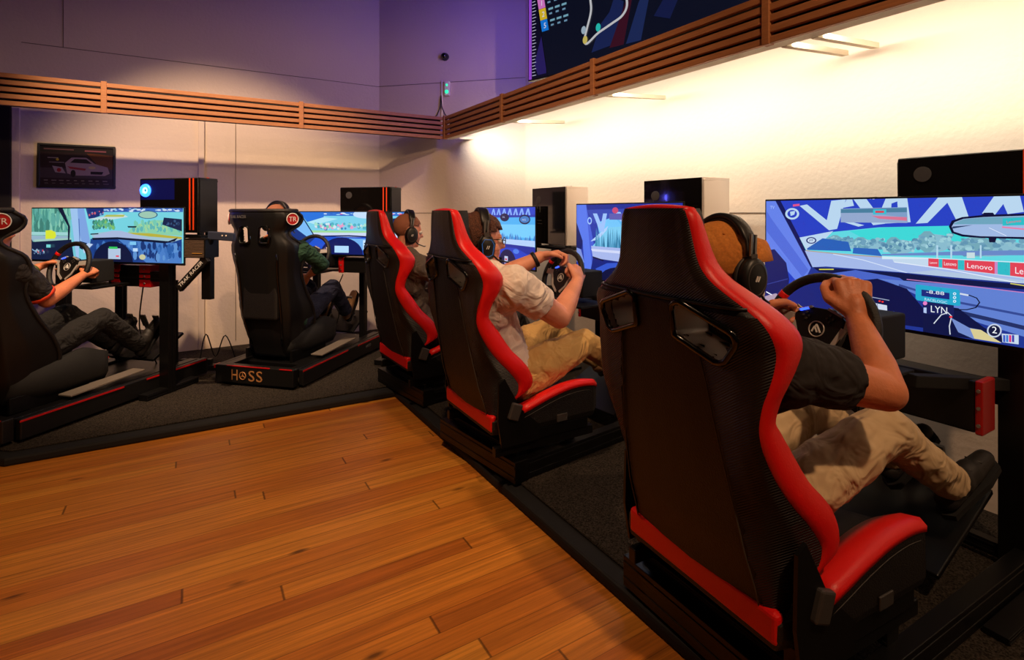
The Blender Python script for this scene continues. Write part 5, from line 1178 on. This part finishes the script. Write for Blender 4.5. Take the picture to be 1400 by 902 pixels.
def person(label, J, skin, top, bottom, shoes, sleeve=.5, vox=.007, girth=1.0, hair=None, tuck=None):
    t=thing('person',label,'person',J['pelvis']); off=-V(J['pelvis'])
    def mb():
        b=MB(); b.m=M.Translation(off); return b
    g=girth*.90; P_,Cc,Nk=V(J['pelvis']),V(J['chest']),V(J['neck'])
    lr=(V(J['shR'])-V(J['shL'])).normalized()       # towards the right
    b=mb()
    b.cap(P_+lr*.07,.10*g,P_-lr*.07,.10*g); b.cap(P_,.12*g,Cc,.125*g); b.cap(Cc+lr*.07,.095*g,Cc-lr*.07,.095*g)
    b.cap(Nk+lr*.05,.05,V(J['shR'])-lr*.03,.05); b.cap(Nk-lr*.05,.05,V(J['shL'])+lr*.03,.05); b.cap(Cc+V((0,0,.04)),.09*g,Nk-V((0,0,.02)),.058)
    hd=V(J['head']); b.cap(Nk-V((0,0,.03)),.060,hd-V(J['hf']).normalized()*.015+V((0,0,-.03)),.054)
    PP,rot,r,f,u=head_parts(b,hd,J['hf'],J.get('hu',(0,0,1)),J.get('hk',1))
    for s in 'RL':
        sh,el,wr=V(J['sh'+s]),V(J['el'+s]),V(J['wr'+s]); a=J.get('arm',1)
        b.cap(sh,.056*a,sh.lerp(el,.5),.049*a); b.cap(sh.lerp(el,.45),.050*a,el,.041*a); b.cap(el,.041*a,el.lerp(wr,.35),.041*a); b.cap(el.lerp(wr,.3),.042*a,wr,.025*a)
        if 'hand'+s in J: h_=J['hand'+s]; hand(b,wr,h_[0],h_[1],h_[2],J.get('hands',1.0),*(h_[3:] if len(h_)>3 else ()))
        hp,kn,an,to=V(J['hip'+s]),V(J['kn'+s]),V(J['an'+s]),V(J['toe'+s])
        b.cap(hp,.080*g,kn,.056); b.cap(kn,.052,kn.lerp(an,.35),.050); b.cap(kn.lerp(an,.3),.050,an,.030); d_=(to-an).normalized(); n_=(an-kn).normalized(); n_=(n_-d_*n_.dot(d_)).normalized(); b.cap(an,.030,an+n_*.045+d_*.03,.028); b.cap(an+n_*.045+d_*.03,.026,an+n_*.05+d_*.13,.020)
    o=bake(b.build('body',skin,t),vox,6)
    # eyes
    for sg in (1,-1):
        e=mb(); e.ell(PP(sg*.032,.077,.002),(.0125,.0125,.0125)); e.build('eye','eye_white',t)
        e=mb(); e.ell(PP(sg*.032,.0855,.002),(.006,.006,.006)); e.build('iris','eye_dark',t)
    # top
    g=girth; c=mb()
    c.cap(P_+lr*.08+V((0,0,.02)),.112*g,P_-lr*.08+V((0,0,.02)),.112*g); c.cap(P_+V((0,0,.03)),.128*g,Cc,.136*g); c.cap(Cc+lr*.075,.105*g,Cc-lr*.075,.105*g)
    c.cap(Nk+lr*.045-V((0,0,.012)),.058,V(J['shR'])-lr*.02,.062); c.cap(Nk-lr*.045-V((0,0,.012)),.058,V(J['shL'])+lr*.02,.062); c.cap(Cc+V((0,0,.04)),.10*g,Nk-V((0,0,.05)),.07)
    if tuck: c.cap(P_+V(tuck[0]),tuck[1],Cc,.12*g)
    for s in 'RL':
        sh,el,wr=V(J['sh'+s]),V(J['el'+s]),V(J['wr'+s]); a=J.get('arm',1)
        c.cap(sh-V((0,0,.02)),.068*a,Cc,.11*g)
        if sleeve<=1: c.cap(sh,.068*a,sh.lerp(el,sleeve),.062*a+.004,fl1=True)
        else:
            c.cap(sh,.066*a,el,.053*a); c.cap(el,.053*a,el.lerp(wr,sleeve-1),.040*a,fl1=True)
    bake(c.build('shirt',top,t),vox*.9,5,disp=(.05,.012))
    # trousers
    c=mb(); c.cap(P_+lr*.07-V((0,0,.005)),.112*g,P_-lr*.07-V((0,0,.005)),.112*g)
    for s in 'RL':
        hp,kn,an=V(J['hip'+s]),V(J['kn'+s]),V(J['an'+s])
        c.cap(hp,.094*g,hp.lerp(kn,.5),.086*g); c.cap(hp.lerp(kn,.5),.086*g,kn,.070); c.cap(kn,.070,kn.lerp(an,.5),.064); c.cap(kn.lerp(an,.5),.064,kn.lerp(an,J.get('hem',1.03)),.058,fl1=True)
    bake(c.build('trousers',bottom,t),vox*.9,5,disp=(.06,.014))
    for s in 'RL':
        an,to=V(J['an'+s]),V(J['toe'+s]); d=(to-an).normalized(); dn=(V(J['an'+s])-V(J['kn'+s])).normalized(); dn=(dn-d*dn.dot(d)).normalized()
        sd=d.cross(dn)
        c=mb(); heel=an+dn*.045-d*.035
        c.cap(heel,.036,an+dn*.04+d*.10,.040); c.cap(an+dn*.045+d*.10,.038,an+dn*.055+d*.19,.030); c.cap(an-dn*.02,.042,an+dn*.03+d*.04,.046)
        so=bake(c.build('shoe',shoes,t),.007,4)
        c=mb(); 
        prof=[(-.075,0),(-.06,.03),(.02,.036),(.12,.045),(.20,.036),(.23,0)]
        ring=[(x,y) for x,y in prof]+[(x,-y) for x,y in prof[1:-1][::-1]]
        base=an+dn*.085
        c.loft([[base+d*x+sd*y+dn*h for x,y in ring] for h in (-.008,.012)],smooth=False); c.build('sole','black_matte',so).location=(0,0,0)
        for k in range(4):
            c=mb(); p=an+d*(.06+.028*k)-dn*(-.008-.0*k); p=an+d*(.055+.028*k)+dn*(.004+.006*k)
            c.tube([p+sd*.024,p-dn*.003,p-sd*.024],.0028,6); c.build('lace','grey_metal',so)
    return t,off,PP,(r,f,u),rot
def headset(hc, f, u, label, k=1, style='oval', drop=-.012, glow=None):
    f,u,_=ortho(f,u); r=f.cross(u); hc=V(hc); t=thing('headset',label,'headset',hc,0,'gaming headsets worn by the drivers')
    P=lambda x,y,z:(r*x+f*y+u*z)*k
    pts=[]; fl=[]
    for i in range(25):
        a=PI*i/24; pts.append(P(.100*math.cos(a),-.008,.030+.104*math.sin(a)))
    b=MB(); b.tube(pts,.01,10,flat=(.007*k,.019*k),up=None) if False else None
    rr=[]
    for i,p in enumerate(pts):
        a=PI*i/24; rad=(r*math.cos(a)+u*math.sin(a)); w=.020*k if 3<i<21 else .013*k; th=.007*k if 3<i<21 else .005*k
        rr.append([p+rad*th*x+f*w*y for x,y in ((-1,-.8),(-1,.8),(-.4,1),(.6,1),(1,.7),(1,-.7),(.6,-1),(-.4,-1))])
    b.loft(rr); b.build('headband','black_plastic',t)
    b=MB(); rr=[]
    for i in range(5,20):
        a=PI*i/24; rad=(r*math.cos(a)+u*math.sin(a)); p=pts[i]-rad*.011*k
        rr.append([p+rad*.006*k*x+f*.017*k*y for x,y in ((-1,-.7),(-1,.7),(0,1),(1,.8),(1,-.8),(0,-1))])
    b.loft(rr); b.build('headband_pad','headband_pad',t)
    for sg in (1,-1):
        for yy in (-.007,.007):
            b=MB(); b.bar(P(sg*.106,-.008+yy,.085),P(sg*.109,-.008+yy,.030),.006*k,.005*k,up=r); b.build('slider','steel',t)
        cc=P(sg*.088,.0,-.014+drop+.0)
        if style=='oval': shp=[(.041*math.cos(a),.056*math.sin(a)) for a in [2*PI*i/28 for i in range(28)]]
        else: shp=[(-.036,.020),(-.022,.046),(.018,.046),(.036,.018),(.030,-.040),(.008,-.052),(-.026,-.046)]
        def ring(x,s_): return [cc+(r*sg*x+f*a*s_+u*b_*s_)*k for a,b_ in shp]
        b=MB(); b.loft([ring(-.012,.92),ring(.004,1.02),ring(.006,.9)]); cu=b.build('ear_cushion','headband_pad',t)
        b=MB(); b.loft([ring(.005,.94),ring(.018,1.0),ring(.030,.9),ring(.034,.72)]); cup=b.build('ear_cup','black_plastic',t)
        b=MB(); b.tube([p for p in ring(.033,.70)],.0018*k,6,closed=True); b.build('cup_ring','cup_blue' if glow else 'grey_metal',cup)
        b=MB(); q=cc+r*sg*.0350*k
        for (y0,z0,y1,z1) in ((-.006,-.006,-.001,.008),(.001,-.006,.006,.008)): b.bar(q+(f*y0+u*z0)*k,q+(f*y1+u*z1)*k,.003,.003,up=r)
        b.build('emblem','white_letter',cup)
        b=MB(); b.bar(P(sg*.109,-.006,.036),P(sg*.112,-.002,-.005+drop),.020*k,.006*k,up=r); b.build('yoke','grey_metal',t)
    if style=='oval' or True:
        b=MB(); b.tube([P(.105,.012,-.045),P(.10,.05,-.075),P(.07,.10,-.085),P(.045,.115,-.082)],.0035*k,8); b.build('microphone_arm','black_plastic',t)
    return t
def strap(parent, off, wr, el, rad, material, label=None, name='wristwatch'):
    d=(V(el)-V(wr)).normalized(); c=V(wr)+off+d*.035; a=d.orthogonal().normalized(); b_=d.cross(a)
    b=MB(); rr=[]
    for x in (-.011,-.009,.009,.011):
        e=rad+(.004 if abs(x)<.01 else .001); rr.append([c+d*x+(a*math.cos(t_)+b_*math.sin(t_))*e for t_ in [2*PI*i/24 for i in range(24)]])
    b.loft(rr); o=b.build(name,material,parent)
    return o,c,d

# --- the man in the brown cap, nearest seat
J=dict(pelvis=(1.35,1.0,.475),chest=(1.245,1.0,.80),neck=(1.25,.995,1.0),head=(1.295,.985,1.150),hf=(.97,-.16,-.12),hu=(.12,0,1),
 shR=(1.32,.80,.905),elR=(1.555,.683,.832),wrR=(1.700,.822,.985),handR=((.035,.03,.10),(-.62,-.55,.3),-1,(62,72,50)),
 shL=(1.28,1.20,.93),elL=(1.46,1.26,.84),wrL=(1.63,1.12,.93),handL=((.09,-.02,.03),(-.3,.8,.4),1,(60,75,45)),
 hipR=(1.38,.89,.475),knR=(1.80,.795,.645),anR=(2.115,.745,.425),toeR=(2.235,.725,.49),
 hipL=(1.38,1.11,.475),knL=(1.82,1.03,.63),anL=(2.14,.93,.44),toeL=(2.26,.915,.51),arm=1.24,hands=1.3,hem=1.03)
t1,off,PP,ax,rot=person('man in brown cap and black t-shirt driving from the nearest seat',J,'skin_tan','tee_black','khaki','shoe_black',sleeve=.56,vox=.0055)
r_,f_,u_=ax
b=MB(); b.m=M.Translation(off); rr=[]
for i in range(14):
    th=PI*.655*i/13; rr.append([PP((.092)*math.sin(th)*math.cos(a),-.012+.112*math.sin(th)*math.sin(a),.020+.106*math.cos(th)) for a in [2*PI*j/36 for j in range(36)]])
rr[0]=[p.lerp(rr[0][0],0) for p in rr[0]]
b.loft(rr,caps=False)
cp_=bake(b.build('cap','cap_cloth',t1),None,0)
md=cp_.modifiers.new('thick','SOLIDIFY'); md.thickness=.003
b=MB(); b.m=M.Translation(off); rr=[]
for i in range(9):
    y=.080+.080*i/8; hw=.080*math.sqrt(max(0,1-(i/8.1)**2.3)); rr.append([PP(hw*x,y-.03*x*x*(1-i/8),.098-.078*x*x*(1-.30*i/8)-.010*(i/8)) for x in [-1+2*k/12 for k in range(13)]])
b.loft(rr,closed=False,caps=False); br_=b.build('brim','cap_cloth',cp_); md=br_.modifiers.new('thick','SOLIDIFY'); md.thickness=.004
b=MB(); b.m=M.Translation(off); b.ell(PP(0,-.012,.127),(.006,.006,.004)); 
for sg in (1,-1): b.ell(PP(sg*.06,-.06,.085),(.004,.004,.004))
b.build('cap_button','cap_cloth',cp_)
hair_cap('hair','hair_dark',J['head'],J['hf'],J['hu'],1,t1,grow=.001).location=off
headset(J['head'],J['hf'],J['hu'],'black headset worn over the brown cap',1.06)

# --- the man in the white t-shirt
J=dict(pelvis=(1.37,2.37,.49),chest=(1.245,2.37,.83),neck=(1.24,2.37,1.045),head=(1.270,2.405,1.160),hk=1.13,hf=(1,-.26,-.06),hu=(.05,0,1),
 shR=(1.30,2.145,.965),elR=(1.58,2.155,.775),wrR=(1.785,2.275,.925),handR=((.055,.05,.045),(.25,-.85,.3),-1,(55,80,50)),
 shL=(1.27,2.58,.98),elL=(1.50,2.66,.92),wrL=(1.735,2.555,1.045),handL=((.09,-.045,.02),(-.1,.35,1),1,(35,70,50)),
 hipR=(1.39,2.25,.475),knR=(1.80,2.23,.61),anR=(2.10,2.28,.42),toeR=(2.19,2.28,.54),
 hipL=(1.39,2.49,.475),knL=(1.80,2.56,.62),anL=(2.10,2.50,.42),toeL=(2.19,2.5,.54),arm=1.38,hands=1.22)
t2,off,PP,ax,rot=person('man with glasses and short brown hair in a white t-shirt and tan trousers',J,'skin_pink','tee_white','tan_cotton','shoe_tan',sleeve=.60,vox=.007,girth=1.22)
hair_cap('hair','hair_brown',J['head'],J['hf'],J['hu'],1.13,t2,grow=.012,low=-.075).location=off
b=MB(); b.m=M.Translation(off)
for sg in (1,-1):
    b.tube([PP(sg*.032+.022*math.cos(a),.098,.002+.016*math.sin(a)) for a in [2*PI*i/20 for i in range(20)]],.0022,6,closed=True)
    b.tube([PP(sg*.055,.096,.006),PP(sg*.074,.06,.008),PP(sg*.079,.0,.008)],.0022,6)
b.tube([PP(-.010,.098,.006),PP(0,.103,.009),PP(.010,.098,.006)],.002,6); b.build('glasses','gloss_black',t2)
w_,c_,d_=strap(t2,off,J['wrL'],J['elL'],.043,'watch_strap')
headset(J['head'],J['hf'],J['hu'],'black headset with blue lit ear cups on the white t-shirt man',1.20,style='angular',glow=True)

# --- the bald man in grey
J=dict(pelvis=(1.38,3.50,.48),chest=(1.25,3.49,.83),neck=(1.245,3.49,1.04),head=(1.275,3.495,1.175),hf=(1,-.10,-.15),hu=(.1,0,1),
 shR=(1.27,3.285,.965),elR=(1.52,3.24,.80),wrR=(1.76,3.46,.90),handR=((.08,.03,.05),(-.2,-.8,.4),-1,(60,75,45)),
 shL=(1.25,3.70,.97),elL=(1.50,3.82,.82),wrL=(1.76,3.74,.95),handL=((.08,-.03,.05),(-.2,.8,.4),1,(60,75,45)),
 hipR=(1.40,3.40,.475),knR=(1.82,3.45,.62),anR=(2.12,3.55,.42),toeR=(2.2,3.57,.54),
 hipL=(1.40,3.61,.475),knL=(1.80,3.74,.62),anL=(2.12,3.76,.42),toeL=(2.2,3.78,.54),arm=1.1)
t3,off,PP,ax,rot=person('bald man in a grey shirt seated between the two red edged seats',J,'skin_pink','shirt_grey','dark_trousers','shoe_black',sleeve=1.7,vox=.009,girth=1.1)
hair_cap('hair','hair_stubble',J['head'],J['hf'],J['hu'],1,t3,grow=.0015,low=-.06,rough=.001).location=off
headset(J['head'],J['hf'],J['hu'],'black round cup headset on the bald man',1.06)

# --- drivers of the two angled simulators: local frame of the platform -> room
def loc45(O,x,y,z): return (O[0]+.7071*x-.7071*y, O[1]+.7071*x+.7071*y, z)
def dir45(x,y,z): return (.7071*x-.7071*y,.7071*x+.7071*y,z)
L=lambda x,y,z: loc45(O4,x,y,z)
J=dict(pelvis=L(.36,0,.46),chest=L(.24,0,.86),neck=L(.235,0,1.09),head=L(.265,.0,1.245),hf=dir45(1,-.1,-.1),hu=(0,0,1),
 shR=L(.27,-.20,1.03),elR=L(.42,-.285,.90),wrR=L(.44,-.14,.80),handR=(dir45(.03,.06,-.05),dir45(.3,-.6,.5),-1,(50,60,40)),
 shL=L(.27,.20,1.03),elL=L(.45,.26,.86),wrL=L(.60,.13,.95),handL=(dir45(.08,-.02,.04),dir45(-.3,.8,.3),1,(60,75,45)),
 hipR=L(.38,-.10,.455),knR=L(.80,-.13,.66),anR=L(1.02,-.12,.42),toeR=L(1.09,-.12,.54),
 hipL=L(.38,.10,.455),knL=L(.80,.12,.66),anL=L(1.02,.12,.42),toeL=L(1.09,.12,.54))
t4,off,PP,ax,rot=person('driver in green sleeves and navy jeans in the seat above HOSS',J,'skin_tan','shirt_green','navy_denim','shoe_tan',sleeve=1.55,vox=.009)
hair_cap('hair','hair_stubble',J['head'],J['hf'],J['hu'],1,t4,grow=.003,low=-.06,rough=.001).location=off
headset(J['head'],J['hf'],J['hu'],'black headset band showing above the HOSS seat',1.06)
L=lambda x,y,z: loc45(O5,x,y,z)
J=dict(pelvis=L(.36,0,.46),chest=L(.24,0,.83),neck=L(.235,0,1.05),head=L(.27,0,1.20),hf=dir45(1,0,-.1),hu=(0,0,1),
 shR=L(.25,-.21,.985),elR=(-.735,4.115,.78),wrR=(-.60,4.37,.90),handR=((.05,.075,.03),(.25,-.5,.9),-1,(60,75,45)),
 shL=L(.26,.21,.985),elL=(-1.02,4.42,.82),wrL=(-.86,4.60,.945),handL=((.08,.03,.03),(-.5,.2,.8),1,(60,75,45)),
 hipR=L(.38,-.12,.455),knR=L(.78,-.16,.60),anR=L(1.06,-.13,.36),toeR=L(1.13,-.13,.47),
 hipL=L(.38,.12,.455),knL=L(.78,.16,.62),anL=L(1.06,.13,.36),toeL=L(1.13,.13,.47),arm=1.05)
t5,off,PP,ax,rot=person('driver in black shirt with orange sleeve trim at the left edge of the photo',J,'skin_tan','tee_black','dark_trousers','shoe_black',sleeve=.80,vox=.008)
hair_cap('hair','hair_dark',J['head'],J['hf'],J['hu'],1,t5,grow=.008).location=off
e=V(J['elR']); s_=V(J['shR']); d_=(e-s_).normalized(); c_=s_.lerp(e,.80)
b=MB(); a=d_.orthogonal().normalized(); bb=d_.cross(a)
b.m=M.Translation(off); b.loft([[c_+d_*x+(a*math.cos(q)+bb*math.sin(q))*rr for q in [2*PI*i/24 for i in range(24)]] for x,rr in ((-.012,.066),(-.008,.071),(.008,.071),(.010,.060))]); b.build('sleeve_trim','orange_trim',t5)
strap(t5,off,J['wrL'],J['elL'],.030,'green_strap')
# ------------------------------------------------------------------ cables on the back wall and stage
def cable(pts,label,r=.005):
    b=MB(); b.tube([V(p) for p in crv3(pts)],r,6); return tag(b.build('loose_cable','hose'),label,'cable')
def crv3(p,n=6):
    out=[]; p=[V(q) for q in p]
    for i in range(len(p)-1):
        p0,p1,p2,p3=p[max(i-1,0)],p[i],p[i+1],p[min(i+2,len(p)-1)]
        for j in range(n):
            t_=j/n; out.append(.5*((2*p1)+(-p0+p2)*t_+(2*p0-5*p1+4*p2-p3)*t_*t_+(-p0+3*p1-3*p2+p3)*t_**3))
    return out+[p[-1]]
cable([(.05,5.0,.062),(.10,5.05,.30),(.17,5.08,.10),(.24,5.02,.28),(.32,5.0,.063)],'two loops of black cable on the stage left of the HOSS platform')
cable([(-.30,4.72,.80),(-.33,4.78,.45),(-.25,4.75,.25),(-.2,4.9,.062)],'black cable hanging below the left box with red faces')
cable([(1.12,4.68,.77),(1.05,4.72,.55),(1.10,4.75,.40),(1.0,4.9,.062)],'black cable hanging below the box over the HOSS platform')
cable([(1.55,.62,.062),(1.80,.50,.10),(1.95,.42,.08),(2.1,.36,.062)],'black hose lying on the carpet in the lower right corner',.010)
t=thing('power_strip','low black power strip with plugs on the carpet behind the left platform','power strip',(-.12,4.95,.058),R(-30))
b=MB(); b.box((0,0,0),(.34,.06,.04)); b.build('strip','black_plastic',t,bevel=.005)
for k in range(3):
    b=MB(); b.box((.04+k*.1,.01,.04),(.08+k*.1,.05,.085)); b.build('plug','black_plastic',t,bevel=.004)
